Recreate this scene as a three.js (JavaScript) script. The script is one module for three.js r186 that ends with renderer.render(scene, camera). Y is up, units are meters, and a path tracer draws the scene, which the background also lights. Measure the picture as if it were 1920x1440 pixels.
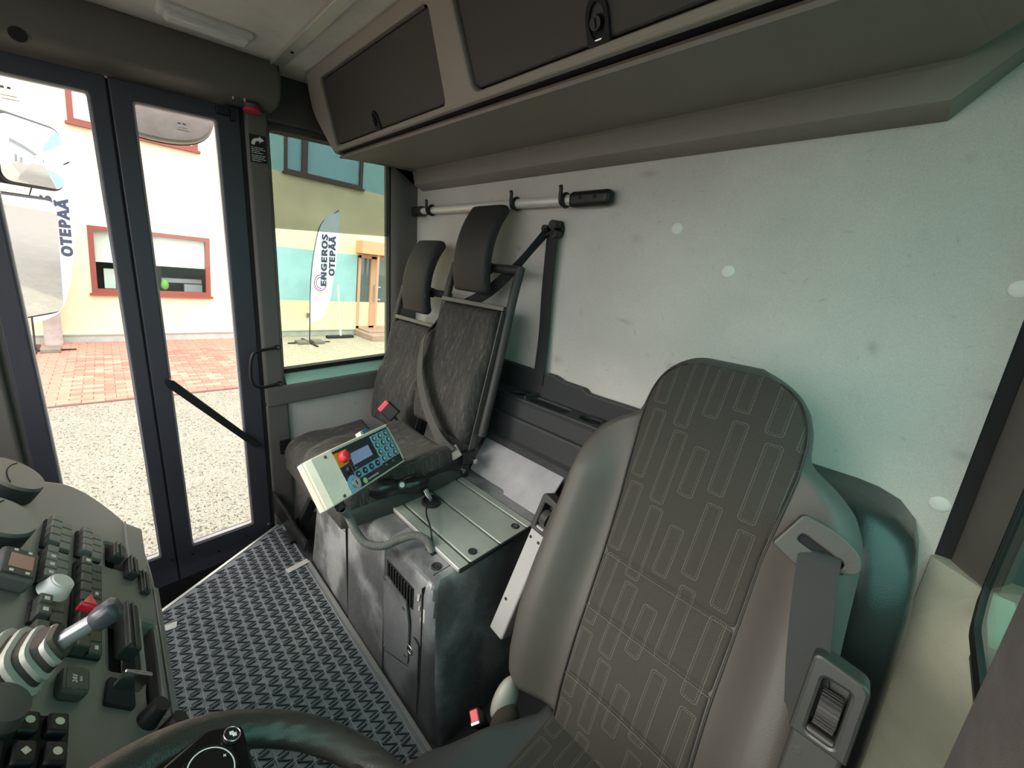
import * as THREE from 'three';
import { RoundedBoxGeometry } from 'three/addons/geometries/RoundedBoxGeometry.js';
import { mergeGeometries, toCreasedNormals } from 'three/addons/utils/BufferGeometryUtils.js';

// ---------------------------------------------------------------- camera, sky, exposure
const scene = new THREE.Scene();
const camera = new THREE.PerspectiveCamera(87.137, 4 / 3, 0.02, 300);
camera.position.set(0, 1.42, 1.35);
camera.rotation.order = 'YXZ';
camera.rotation.set(-0.24172, 0.83351, 0.0514);
camera.setViewOffset(1920, 1440, 76.5, 56.6, 1920, 1440);
camera.updateProjectionMatrix();

const renderer = new THREE.WebGLRenderer();
renderer.toneMapping = THREE.LinearToneMapping;
renderer.toneMappingExposure = 3.65;
renderer.shadowMap.enabled = true;

{ // even overcast sky, a little brighter overhead
  const W = 64, H = 32, d = new Float32Array(W * H * 4);
  for (let j = 0; j < H; j++) {
    const el = ((j + 0.5) / H - 0.5) * Math.PI, s = Math.max(0, Math.sin(el));
    const L = (1 + 1.6 * s) / 2.6 * 2.3;
    for (let i = 0; i < W; i++) d.set([L * 1.07, L * 0.955, L * 1.02, 1], (j * W + i) * 4);
  }
  const t = new THREE.DataTexture(d, W, H, THREE.RGBAFormat, THREE.FloatType);
  t.mapping = THREE.EquirectangularReflectionMapping; t.magFilter = THREE.LinearFilter; t.needsUpdate = true;
  scene.background = t;
}
{ // pale sun behind the cloud: very large and soft
  const sun = new THREE.DirectionalLight(0xfff4e6, 1.3);
  sun.position.set(-4, 9, 12); sun.target.position.set(-1, 0.8, 0);
  sun.castShadow = true; sun.shadow.radius = 45; sun.shadow.mapSize.set(2048, 2048);
  Object.assign(sun.shadow.camera, { left: -14, right: 14, top: 14, bottom: -14, near: 0.5, far: 50 });
  scene.add(sun, sun.target);
}

// ---------------------------------------------------------------- helpers
let seed = 12345;
const rnd = () => { seed = (seed * 1664525 + 1013904223) >>> 0; return seed / 4294967296; };
const rr = (a, b) => a + (b - a) * rnd();
const V = (x, y, z) => new THREE.Vector3(x, y, z);
const used = {};
const numbered = (n) => { const k = used[n] = (used[n] ?? -1) + 1; return k ? n + '_' + String(k).padStart(3, '0') : n; };
const at = (g, x, y, z, rx = 0, ry = 0, rz = 0) => g.applyMatrix4(new THREE.Matrix4().compose(V(x, y, z), new THREE.Quaternion().setFromEuler(new THREE.Euler(rx, ry, rz)), V(1, 1, 1)));
const basis = (o, ex, ey, ez) => new THREE.Matrix4().makeBasis(ex, ey, ez).setPosition(o);
const box = (w, h, d, r = 0, s = 2) => r > 0 ? new RoundedBoxGeometry(w, h, d, s, Math.min(r, w * 0.49, h * 0.49, d * 0.49)) : new THREE.BoxGeometry(w, h, d);
const bx = (x0, x1, y0, y1, z0, z1, r = 0, s = 2) => box(Math.abs(x1 - x0), Math.abs(y1 - y0), Math.abs(z1 - z0), r, s).translate((x0 + x1) / 2, (y0 + y1) / 2, (z0 + z1) / 2);
const cyl = (r0, r1, h, n = 24) => new THREE.CylinderGeometry(r0, r1, h, n);
const between = (a, b, r, n = 14) => { const d = b.clone().sub(a), g = cyl(r, r, d.length(), n); g.applyQuaternion(new THREE.Quaternion().setFromUnitVectors(V(0, 1, 0), d.normalize())); return g.translate((a.x + b.x) / 2, (a.y + b.y) / 2, (a.z + b.z) / 2); };
const tube = (pts, r, seg = 60, rs = 12, closed = false, tension = 0.5) => new THREE.TubeGeometry(new THREE.CatmullRomCurve3(pts.map((p) => p.isVector3 ? p : V(...p)), closed, 'catmullrom', tension), seg, r, rs, closed);
function roundPoly(pts, r) {           // polygon with rounded corners as a Shape
  const s = new THREE.Shape(), n = pts.length;
  for (let i = 0; i < n; i++) {
    const p = new THREE.Vector2(...pts[i]), a = new THREE.Vector2(...pts[(i + n - 1) % n]), b = new THREE.Vector2(...pts[(i + 1) % n]);
    const rad = Math.min(Array.isArray(r) ? r[i] : r, p.distanceTo(a) * 0.45, p.distanceTo(b) * 0.45);
    const q0 = p.clone().add(a.sub(p).setLength(rad)), q1 = p.clone().add(b.sub(p).setLength(rad));
    if (i === 0) s.moveTo(q0.x, q0.y); else s.lineTo(q0.x, q0.y);
    if (rad > 1e-5) s.quadraticCurveTo(p.x, p.y, q1.x, q1.y);
  }
  s.closePath();
  return s;
}
const rect = (x0, y0, x1, y1, r = 0.002) => roundPoly([[x0, y0], [x1, y0], [x1, y1], [x0, y1]], r);
function ext(shape, depth, bevel = 0, M = null, curve = 6) {     // extruded along +z, outline kept, both ends bevelled
  const g = new THREE.ExtrudeGeometry(shape, { depth: Math.max(1e-4, depth - 2 * bevel), bevelEnabled: bevel > 0, bevelThickness: bevel, bevelSize: bevel, bevelOffset: -bevel, bevelSegments: 2, curveSegments: curve });
  g.translate(0, 0, bevel);
  return M ? g.applyMatrix4(M) : g;
}
function metric(g) {                    // uv in metres, projected along the main axis of each face
  const p = g.attributes.position, n = g.attributes.normal, uv = new Float32Array(p.count * 2);
  for (let i = 0; i < p.count; i += 3) {
    let ax = 0, ay = 0, az = 0;
    for (let k = 0; k < 3; k++) { ax += n.getX(i + k); ay += n.getY(i + k); az += n.getZ(i + k); }
    ax = Math.abs(ax); ay = Math.abs(ay); az = Math.abs(az);
    for (let k = 0; k < 3; k++) {
      const x = p.getX(i + k), y = p.getY(i + k), z = p.getZ(i + k);
      const [a, b] = ax >= ay && ax >= az ? [z, y] : ay >= az ? [x, z] : [x, y];
      uv[(i + k) * 2] = a; uv[(i + k) * 2 + 1] = b;
    }
  }
  g.setAttribute('uv', new THREE.BufferAttribute(uv, 2));
  return g;
}
function join(list, keepUV = false) {
  const gs = (Array.isArray(list) ? list : [list]).map((g) => {
    if (g.index) g = g.toNonIndexed();
    if (!g.attributes.normal) g.computeVertexNormals();
    for (const k of Object.keys(g.attributes)) if (!['position', 'normal', 'uv'].includes(k)) g.deleteAttribute(k);
    if (!keepUV || !g.attributes.uv) metric(g);
    g.morphAttributes = {};
    return g;
  });
  return gs.length === 1 ? gs[0] : mergeGeometries(gs);
}
function obj(name, list, mat, parent = scene, opt = {}) {
  const m = new THREE.Mesh(join(list, opt.uv), mat);
  m.name = parent === scene ? numbered(name) : name;
  m.castShadow = m.receiveShadow = true;
  if (opt.label) m.userData.label = opt.label;
  if (opt.kind) m.userData.kind = opt.kind;
  parent.add(m);
  return m;
}
const things = [];
function thing(name, label, category, group) {
  const g = new THREE.Group(); g.name = numbered(name); g.userData = { label, category };
  if (group) g.userData.group = group;
  scene.add(g); things.push(g);
  return g;
}
function single(name, label, category, list, mat, opt = {}) { const m = obj(name, list, mat, scene, opt); m.userData = { ...m.userData, label, category, ...(opt.group ? { group: opt.group } : {}) }; rebase(m); return m; }
function struct(name, list, mat, label, opt) { const m = obj(name, list, mat, scene, opt); m.userData.kind = 'structure'; if (label) m.userData.label = label; return m; }
function structGroup(name, label) { const g = new THREE.Group(); g.name = numbered(name); g.userData = { kind: 'structure', label }; scene.add(g); return g; }
function rebase(m) {                    // the origin of a one-mesh thing at its base
  m.geometry.computeBoundingBox(); const b = m.geometry.boundingBox, c = V((b.min.x + b.max.x) / 2, b.min.y, (b.min.z + b.max.z) / 2);
  m.geometry.translate(-c.x, -c.y, -c.z); m.position.copy(c);
}
function finish() { for (const g of things) { const b = new THREE.Box3().setFromObject(g), c = V((b.min.x + b.max.x) / 2, b.min.y, (b.min.z + b.max.z) / 2); for (const k of g.children) k.position.sub(c); g.position.copy(c); } }
function ribbon(pts, wid, w, th, seg = 40) {   // flat strap through pts; wid: width direction at each point
  const c = new THREE.CatmullRomCurve3(pts.map((p) => V(...p)), false, 'centripetal'), pos = [], idx = [], n = wid.length - 1;
  for (let i = 0; i <= seg; i++) {
    const t = i / seg, p = c.getPoint(t), f = t * n, k = Math.min(n - 1, Math.floor(f));
    const wd = V(...wid[k]).lerp(V(...wid[k + 1]), f - k).normalize(), tg = c.getTangent(t), nr = V().crossVectors(tg, wd).normalize();
    wd.crossVectors(nr, tg).normalize();
    for (const [a, b] of [[-1, -1], [1, -1], [1, 1], [-1, 1]]) { const q = p.clone().addScaledVector(wd, a * w / 2).addScaledVector(nr, b * th / 2); pos.push(q.x, q.y, q.z); }
    if (i) for (let s = 0; s < 4; s++) { const a = (i - 1) * 4 + s, b = (i - 1) * 4 + (s + 1) % 4; idx.push(a, b, b + 4, a, b + 4, a + 4); }
  }
  const e = seg * 4; idx.push(0, 2, 1, 0, 3, 2, e, e + 1, e + 2, e, e + 2, e + 3);
  const g = new THREE.BufferGeometry(); g.setAttribute('position', new THREE.Float32BufferAttribute(pos, 3)); g.setIndex(idx); g.computeVertexNormals();
  return toCreasedNormals(g, 0.6);
}
function loft(rings, crease = 0.5, cap = true) {  // rings: arrays of [x,y,z], equal length, closed
  const pos = [], idx = [], n = rings[0].length;
  for (const r of rings) for (const p of r) pos.push(...p);
  for (let i = 1; i < rings.length; i++) for (let k = 0; k < n; k++) { const a = (i - 1) * n + k, b = (i - 1) * n + (k + 1) % n; idx.push(a, b, b + n, a, b + n, a + n); }
  if (cap) for (const [o, flip] of [[0, 1], [(rings.length - 1) * n, 0]]) {
    const c = pos.length / 3, m = V(0, 0, 0); for (let k = 0; k < n; k++) m.add(V(pos[(o + k) * 3], pos[(o + k) * 3 + 1], pos[(o + k) * 3 + 2])); m.divideScalar(n); pos.push(m.x, m.y, m.z);
    for (let k = 0; k < n; k++) flip ? idx.push(c, o + (k + 1) % n, o + k) : idx.push(c, o + k, o + (k + 1) % n);
  }
  const g = new THREE.BufferGeometry(); g.setAttribute('position', new THREE.Float32BufferAttribute(pos, 3)); g.setIndex(idx); g.computeVertexNormals();
  return toCreasedNormals(g, crease);
}
const lerpTab = (tab) => (t) => { let i = 0; while (i < tab.length - 2 && t > tab[i + 1][0]) i++; const [a, A] = tab[i], [b, B] = tab[i + 1]; const f = Math.min(1, Math.max(0, (t - a) / (b - a))); return A + (B - A) * f; };
const sstep = (a, b, x) => { const t = Math.min(1, Math.max(0, (x - a) / (b - a))); return t * t * (3 - 2 * t); };
// upholstered pad: outline left/right (x) along y in [0,L]; front(x,y) gives the face, back a flat rear; edges rolled with radius re
function pad(left, right, L, front, back, re = 0.03, na = 44, nb = 90, sheet = false) {
  const pos = [], idx = [], uv = [];
  const S = (u) => 0.5 - 0.5 * Math.cos(Math.PI * u);
  const row = (na + 1);
  for (const side of sheet ? [0] : [0, 1]) for (let j = 0; j <= nb; j++) {
    const y = L * S(j / nb);
    for (let i = 0; i <= na; i++) {
      const l = left(y), r = right(y), x = l + (r - l) * S(i / na);
      const e = Math.min(x - l, r - x, y, L - y), k = e >= re ? 1 : Math.sqrt(Math.max(0, 1 - (1 - e / re) ** 2));
      const f = front(x, y);
      pos.push(x, y, side ? back : back + (f - back) * k); uv.push(x, y);
    }
  }
  const off = row * (nb + 1);
  for (let j = 0; j < nb; j++) for (let i = 0; i < na; i++) {
    const a = j * row + i, b = a + 1, c = a + row, d = c + 1;
    idx.push(a, b, d, a, d, c);
    if (!sheet) idx.push(off + a, off + d, off + b, off + a, off + c, off + d);
  }
  const g = new THREE.BufferGeometry();
  g.setAttribute('position', new THREE.Float32BufferAttribute(pos, 3)); g.setAttribute('uv', new THREE.Float32BufferAttribute(uv, 2)); g.setIndex(idx); g.computeVertexNormals();
  return g;
}

// ---------------------------------------------------------------- textures and materials
function vnoise(seedN) {
  const h = (x, y) => { let n = (x * 374761393 + y * 668265263 + seedN * 974711) | 0; n = Math.imul(n ^ (n >>> 13), 1274126177); return ((n ^ (n >>> 16)) >>> 0) / 4294967296; };
  return (x, y, P) => { const xi = Math.floor(x), yi = Math.floor(y), fx = x - xi, fy = y - yi, m = (v) => ((v % P) + P) % P, u = fx * fx * (3 - 2 * fx), w = fy * fy * (3 - 2 * fy);
    const a = h(m(xi), m(yi)), b = h(m(xi + 1), m(yi)), c = h(m(xi), m(yi + 1)), d = h(m(xi + 1), m(yi + 1)); return a + (b - a) * u + (c - a) * w + (a - b - c + d) * u * w; };
}
const N1 = vnoise(1), N2 = vnoise(2), N3 = vnoise(3);
const fbm = (N, u, v, P, oct = 4) => { let s = 0, a = 0.5, t = 0; for (let o = 0; o < oct; o++) { s += a * N(u * P, v * P, P); t += a; P *= 2; a *= 0.55; } return s / t; };
function tex(size, fn, srgb = true) {   // fn(u,v) -> [r,g,b] 0..1
  const d = new Uint8Array(size * size * 4);
  for (let j = 0; j < size; j++) for (let i = 0; i < size; i++) { const c = fn((i + 0.5) / size, (j + 0.5) / size, i, j); const k = (j * size + i) * 4; for (let q = 0; q < 3; q++) d[k + q] = Math.max(0, Math.min(255, Math.round((Array.isArray(c) ? c[q] : c) * 255))); d[k + 3] = 255; }
  const t = new THREE.DataTexture(d, size, size, THREE.RGBAFormat); t.wrapS = t.wrapT = THREE.RepeatWrapping; t.magFilter = THREE.LinearFilter; t.minFilter = THREE.LinearMipmapLinearFilter; t.generateMipmaps = true;
  if (srgb) t.colorSpace = THREE.SRGBColorSpace; t.needsUpdate = true;
  return t;
}
const rep = (t, metres, my = metres) => { const c = t.clone(); c.repeat.set(1 / metres, 1 / my); c.needsUpdate = true; return c; };
function canvasTex(w, h, draw) { const c = document.createElement('canvas'); c.width = w; c.height = h; draw(c.getContext('2d'), w, h); const t = new THREE.CanvasTexture(c); t.colorSpace = THREE.SRGBColorSpace; t.magFilter = THREE.LinearFilter; return t; }
const mat = (color, rough = 0.6, o = {}) => new THREE.MeshPhysicalMaterial({ color, roughness: rough, ...o });
const tGrain = tex(256, (u, v) => 0.5 + 0.5 * (fbm(N1, u, v, 64, 2) - 0.5) + 0.25 * (rnd() - 0.5), false);
const tLeather = tex(256, (u, v) => fbm(N2, u, v, 40, 3), false);
const tWeave = tex(128, (u, v, i, j) => 0.5 + 0.3 * Math.sin(i * Math.PI / 2) * Math.sin(j * Math.PI / 2) + 0.3 * (rnd() - 0.5), false);
const tMottle = tex(512, (u, v) => { const f = 0.9 + 0.16 * (fbm(N1, u, v, 6, 5) - 0.5) + 0.05 * (rnd() - 0.5); return [f, f, f]; });
const grain = (o = {}) => ({ bumpMap: rep(tGrain, 0.12), bumpScale: 0.0004, ...o });

// grey needle-felt wall lining with grubby specks and rubbed marks
const tFelt = (() => {
  const S = 1024, marks = [], A = new Float32Array(S * S);
  for (let k = 0; k < 300; k++) { const x = rnd() * S, y = rnd() * S, L = rr(2, 14), a = rr(-0.6, 0.6) + (rnd() < 0.5 ? 1.57 : 0), w = rr(0.6, 2), s = rr(0.02, 0.09); marks.push([x, y, L * 0.7, a, w, s]); }
  for (let k = 0; k < 26; k++) marks.push([rnd() * S, rnd() * S, rr(6, 26), rr(-0.4, 0.4), rr(4, 12), rr(0.04, 0.11)]);
  for (const [x, y, L, a, w, s] of marks) { const R = Math.ceil(L + w * 2); for (let j = -R; j <= R; j++) for (let i = -R; i <= R; i++) { const p = i * Math.cos(a) + j * Math.sin(a), q = -i * Math.sin(a) + j * Math.cos(a); const f = s * Math.exp(-((p / L) ** 2) * 2 - (q / w) ** 2); const X = (Math.round(x + i) % S + S) % S, Y = (Math.round(y + j) % S + S) % S; A[Y * S + X] += f; } }
  return tex(S, (u, v, i, j) => { const f = 0.86 + 0.12 * (fbm(N2, u, v, 5, 5) - 0.5) + 0.07 * (rnd() - 0.5) - Math.min(0.35, A[j * S + i]); return [f, f * 0.99, f * 0.975]; });
})();
// scuffed black plastic: pale dusty rubs and scratches
const tScuff = (() => {
  const S = 1024, A = new Float32Array(S * S);
  for (let k = 0; k < 520; k++) { const x = rnd() * S, y = rnd() * S, a = rr(0.5, 1.5), L = rr(8, 50), w = rr(0.6, 2.2), s = rr(0.02, 0.14), R = Math.ceil(L + 4); for (let q = -R; q <= R; q++) for (let p = -3; p <= 3; p++) { const X = (Math.round(x + q * Math.cos(a) - p * Math.sin(a)) % S + S) % S, Y = (Math.round(y + q * Math.sin(a) + p * Math.cos(a)) % S + S) % S; A[Y * S + X] = Math.max(A[Y * S + X], s * Math.exp(-((q / L) ** 2) * 2 - (p / w) ** 2)); } }
  return tex(S, (u, v, i, j) => { const c = fbm(N3, u, v, 4, 6), f = 0.44 + 0.3 * sstep(0.42, 0.72, c) + 0.08 * (fbm(N1, u, v, 40, 3) - 0.5) + A[j * S + i]; return [f, f, f * 1.01]; });
})();
// bus cloth: dark ground with short upright flecks
const tCloth = tex(512, (u, v, i, j) => { const c = N1(u * 128, v * 12, 128) * 0.6 + N2(u * 64, v * 7, 64) * 0.4; const f = 0.36 + 0.16 * sstep(0.5, 0.9, c) - 0.05 * sstep(0.5, 0.1, c) + 0.1 * (fbm(N3, u, v, 5, 4) - 0.5) + 0.06 * (rnd() - 0.5); return [f, f * 0.975, f * 0.95]; });
const tGravel = tex(1024, (u, v) => { const a = fbm(N1, u, v, 160, 2), b = N2(u * 90, v * 90, 90), f = 0.72 + 0.5 * (a - 0.5) - 0.34 * sstep(0.72, 0.86, b) + 0.1 * (rnd() - 0.5) + 0.08 * (fbm(N3, u, v, 5, 3) - 0.5); return [f, f * 0.985, f * 0.93]; });

const M = {
  felt: mat(0xffffff, 0.95, { map: rep(tFelt, 1.4), bumpMap: rep(tWeave, 0.05), bumpScale: 0.0003, color: 0xe9e6e3 }),
  ceiling: mat(0xe4dfd9, 0.85, { map: rep(tMottle, 0.9), ...grain() }),
  alu: mat(0xc8c8c4, 0.35, { metalness: 0.6 }),
  trim: mat(0x625f5b, 0.6, grain()),
  trimDark: mat(0x4c4946, 0.6, grain()),
  header: mat(0x645f5a, 0.55, grain()),
  locker: mat(0x857d75, 0.62, grain()),
  lockerDoor: mat(0x3f3c39, 0.62, grain()),
  black: mat(0x17171a, 0.45),
  blackRough: mat(0x1b1b1d, 0.8),
  rubber: mat(0x101012, 0.75),
  gasket: mat(0xa8a2a4, 0.5),
  doorFrame: mat(0x3b3b44, 0.45, grain({ bumpScale: 0.0002 })),
  floor: mat(0x2b2c2e, 0.8),
  mat: mat(0x7f8388, 0.72, { map: rep(tMottle, 0.4) }),
  tunnel: mat(0xd0d0d2, 0.42, { map: rep(tScuff, 0.7), ...grain() }),
  tunnelDark: mat(0xa6a6a9, 0.32, { map: rep(tScuff, 0.9), ...grain() }),
  plate: mat(0xc6ccc6, 0.38, { metalness: 0.55, map: rep(tMottle, 0.5) }),
  greyPlate: mat(0xa2a0a6, 0.45, { metalness: 0.2, map: rep(tMottle, 0.3) }),
  rack: mat(0x303133, 0.55, grain()),
  cloth: mat(0xa9a6a3, 0.95, { map: rep(tCloth, 0.24), bumpMap: rep(tWeave, 0.03), bumpScale: 0.0004, sheen: 0.3 }),
  vinyl: mat(0x494542, 0.58, { bumpMap: rep(tLeather, 0.06), bumpScale: 0.0003 }),
  headpad: mat(0x2a2929, 0.6, { bumpMap: rep(tLeather, 0.05), bumpScale: 0.0003 }),
  tubeBlack: mat(0x2e2d2c, 0.5, grain()),
  belt: mat(0x242426, 0.75, { bumpMap: rep(tWeave, 0.02), bumpScale: 0.0003 }),
  beltGrey: mat(0x4b4947, 0.75, { bumpMap: rep(tWeave, 0.02), bumpScale: 0.0003 }),
  chrome: mat(0xcfcfcf, 0.2, { metalness: 1 }),
  redPlastic: mat(0xe0303f, 0.35, { clearcoat: 0.5 }),
  white: mat(0xe6e4df, 0.6),
  dash: mat(0x7a7571, 0.32, grain()),
  dashDark: mat(0x333333, 0.5, grain()),
  key: mat(0x757270, 0.42, grain({ bumpScale: 0.0002 })),
  keyDark: mat(0x43443f, 0.45, grain({ bumpScale: 0.0002 })),
  cream: mat(0xe9e5d4, 0.5, { map: rep(tMottle, 0.5) }),
  glassClear: new THREE.MeshPhysicalMaterial({ color: 0xf6fbf8, roughness: 0, transmission: 1, thickness: 0, ior: 1.45 }),
  glassGreen: new THREE.MeshPhysicalMaterial({ color: new THREE.Color().setRGB(0.75, 0.84, 0.765), roughness: 0, transmission: 1, thickness: 0, ior: 1.45 }),
  film: new THREE.MeshPhysicalMaterial({ color: new THREE.Color().setRGB(0.52, 0.53, 0.53), roughness: 0, transmission: 1, thickness: 0, ior: 1.1 }),
  glassTeal: new THREE.MeshPhysicalMaterial({ color: new THREE.Color().setRGB(0.42, 0.70, 0.63), roughness: 0, transmission: 1, thickness: 0, ior: 1.45 }),
};
const mm = (m, o) => { const c = m.clone(); Object.assign(c, o); return c; };

// ================================================================ THE CAB SHELL
const XL = -2.005, XR = 0.2, CEIL = 2.11, ZF = 2.06;
struct('wall_back', [bx(-2.1, 0.136, -0.1, 2.2, -0.06, 0), bx(0.13, 0.42, -0.1, 2.2, -0.08, -0.02)], M.felt, 'grey felt-lined rear wall of the cab');
struct('ceiling', bx(-2.1, 0.3, CEIL, CEIL + 0.06, 0, ZF + 0.1), M.ceiling, 'pale grey roof lining');
{
  const f = new THREE.Shape([[-1.995, 0], [0.3, 0], [0.3, ZF], [-1.4, ZF], [-1.4, 2.0], [-1.995, 0.834]].map((p) => new THREE.Vector2(p[0], -p[1])));
  struct('floor', ext(f, 0.05, 0, new THREE.Matrix4().makeRotationX(-Math.PI / 2).setPosition(0, -0.055, 0)), M.floor, 'dark cab floor');
}
struct('floor', bx(-2.1, -1.3, -0.24, -0.2, 0.7, ZF), M.black, 'sunken black entrance step');
struct('trim_9', [bx(-2.09, -2.0, -0.24, -0.1, 0.84, ZF)], M.black, 'black door sill');
struct('wall_front', [bx(-2.1, 0.3, -0.24, 0.9, ZF, ZF + 0.06), bx(-2.1, 0.3, 2.02, 2.2, ZF, ZF + 0.06), bx(-2.1, -1.98, 0.9, 2.02, ZF, ZF + 0.06, 0.01), bx(0.16, 0.3, 0.9, 2.02, ZF, ZF + 0.06, 0.01)], M.trim, 'front wall below and around the windscreen');
struct('window_1', bx(-1.98, 0.16, 0.9, 2.02, ZF + 0.02, ZF + 0.026), M.glassClear, 'windscreen');

// left wall: side panel, pillars, ledge, header
struct('wall_left', [bx(-2.1, -2.025, -0.24, 0.66, -0.02, 0.86)], M.felt, 'grey felt panel under the side window');
struct('wall_left', [bx(-2.1, -2.03, 1.9, 2.2, -0.02, 0.9), bx(-2.1, -2.0, 1.925, 2.11, 0, 0.77, 0.01)], M.trimDark, 'dark panel above the side window');
struct('wall_left', [bx(-2.1, -1.995, -0.24, 2.11, 1.648, ZF, 0.015), bx(-2.1, -2.02, -0.24, 2.11, 1.63, 1.66)], M.header, 'grey front pillar panel beside the folding door');
struct('wall_left', [bx(-2.1, -2.0, 1.95, 2.15, 0.86, ZF)], M.trimDark, 'panel over the folding door');
struct('trim_1', [bx(-2.09, -1.995, 0.66, 1.985, 0.757, 0.85, 0.018, 4), bx(-2.09, -2.0, -0.05, 0.66, 0.745, 0.85, 0.012, 3)], M.trim, 'grey plastic pillar between folding door and side window');
struct('trim_2', [(() => { const s = new THREE.Shape(); s.moveTo(-2.09, 0.655); s.lineTo(-1.992, 0.655); s.quadraticCurveTo(-1.985, 0.655, -1.985, 0.665); s.lineTo(-1.985, 0.735); s.quadraticCurveTo(-1.986, 0.75, -1.996, 0.752); s.lineTo(-2.09, 0.752); s.closePath(); return ext(s, 0.846, 0.004); })()], M.trim, 'grey window ledge along the side wall');
struct('trim_3', [(() => { const s = new THREE.Shape(); s.moveTo(0, -2.09); s.lineTo(0.155, -2.09); s.lineTo(0.15, -2.03); s.quadraticCurveTo(0.13, -2.006, 0.09, -2.002); s.lineTo(0, -1.995); s.closePath(); return ext(s, 1.2, 0, new THREE.Matrix4().makeBasis(V(0, 0, 1), V(1, 0, 0), V(0, 1, 0)).setPosition(0, 0.75, 0)); })()], M.trim, 'grey pillar trim in the rear corner');
{ // rounded box header over the door
  const s = new THREE.Shape(); s.moveTo(-2.09, 2.109); s.lineTo(-1.885, 2.109); s.quadraticCurveTo(-1.868, 2.07, -1.878, 2.02); s.quadraticCurveTo(-1.887, 1.972, -1.93, 1.962); s.lineTo(-1.985, 1.95); s.lineTo(-2.09, 1.95); s.closePath();
  const g = structGroup('trim_4', 'long grey header box over the folding door');
  obj('header_body', ext(s, ZF - 0.735, 0.014, new THREE.Matrix4().setPosition(0, 0, 0.735), 10), M.header, g);
  obj('vent_disc', at(cyl(0.02, 0.02, 0.008, 24), -1.905, 1.973, 1.455, 0, 0, 0.9), M.rubber, g);
  obj('fixing', [at(cyl(0.008, 0.008, 0.012, 12), -1.93, 1.958, 0.86), at(cyl(0.006, 0.006, 0.012, 12), -1.93, 1.956, 0.9)], M.chrome, g);
}
{ const g = structGroup('trim_5', 'aluminium seam strip across the roof lining');
  obj('strip', [bx(-1.885, 0.25, 2.1, 2.112, 0.722, 0.77, 0.003), bx(-1.885, 0.25, 2.096, 2.112, 0.764, 0.772, 0.002)], M.alu, g);
  for (const x of [-1.72, -1.1, -0.4]) obj('rivet', at(cyl(0.006, 0.006, 0.004, 14), x, 2.099, 0.744), M.rubber, g); }
struct('trim_10', [(() => { const s = new THREE.Shape(); s.moveTo(-1.994, 0.7525); s.lineTo(-2.04, 0.81); s.lineTo(-2.09, 0.81); s.lineTo(-2.09, 0.7525); s.closePath(); return ext(s, 0.75, 0.001); })()], mat(0x9fc9b8, 0.45), 'mint green sill under the side window');  // sill coloured mint green, apart from the grey ledge
// seals and side window
{ const g = structGroup('window_2', 'green-tinted side window behind the folding door');
  const yb = 0.815, yt = 1.925;
  obj('pane', bx(-2.058, -2.052, yb, 1.925, 0.14, 0.765), M.glassGreen, g);
  obj('tint_film', bx(-2.05, -2.0485, 1.49, 1.925, 0.14, 0.765), M.film, g, { label: 'darker sun film on the upper part' });
  obj('seal', [bx(-2.065, -2.02, yb - 0.012, yb + 0.01, 0.14, 0.765), bx(-2.065, -2.035, yt - 0.012, yt + 0.012, 0.14, 0.765), bx(-2.065, -2.03, yb, yt, 0.14, 0.158), bx(-2.065, -2.03, yb, yt, 0.748, 0.765)], M.rubber, g);
}
// folding door leaves
function leaf(n, z0, z1, g0, g1, label) {
  const g = structGroup('door_' + n, label), y0 = -0.13, y1 = 1.945, a = 0.048, b = 1.887;
  const hole = (s) => { s.holes.push(roundPoly([[g0, a], [g1, a], [g1, b], [g0, b]], 0.014)); return s; };
  const B = new THREE.Matrix4().makeBasis(V(0, 0, 1), V(0, 1, 0), V(-1, 0, 0));   // (z,y) extruded towards -x
  obj('frame', ext(hole(rect(z0, y0, z1, y1, 0.006)), 0.05, 0.004, B.clone().setPosition(-2.005, 0, 0)), M.doorFrame, g);
  const gs = roundPoly([[g0 - 0.001, a - 0.001], [g1 + 0.001, a - 0.001], [g1 + 0.001, b + 0.001], [g0 - 0.001, b + 0.001]], 0.014); gs.holes.push(roundPoly([[g0 + 0.007, a + 0.007], [g1 - 0.007, a + 0.007], [g1 - 0.007, b - 0.007], [g0 + 0.007, b - 0.007]], 0.01));
  obj('gasket', ext(gs, 0.02, 0, B.clone().setPosition(-2.012, 0, 0)), M.gasket, g);
  obj('pane', bx(-2.03, -2.026, a, b, g0, g1), M.glassClear, g);
  for (const [z, y] of [[0.04, 0.02], [0.3, 0.0], [0.6, -0.03], [0.86, 0.01]]) obj('screw', at(cyl(0.005, 0.005, 0.004, 10), -2.003, y, z0 + (z1 - z0) * z, 0, 0, Math.PI / 2), M.chrome, g);
  return g;
}
const leafA = leaf(1, 1.27, 1.63, 1.318, 1.575, 'front leaf of the black folding door');
const leafB = leaf(2, 0.866, 1.264, 0.947, 1.206, 'rear leaf of the black folding door');
obj('hinge_seal', bx(-2.03, -2.012, -0.1, 1.94, 1.262, 1.272), M.rubber, leafA);
obj('edge_seal', bx(-2.04, -2.008, -0.1, 1.94, 0.851, 0.868), M.rubber, leafB);
obj('lock_plate', [bx(-2.005, -1.99, 1.905, 1.935, 0.9, 0.95, 0.004), bx(-2.005, -1.985, 1.89, 1.93, 0.885, 0.9, 0.003), at(cyl(0.006, 0.006, 0.01, 12), -1.988, 1.915, 0.91, 0, 0, 1.57)], M.black, leafB);
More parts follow.
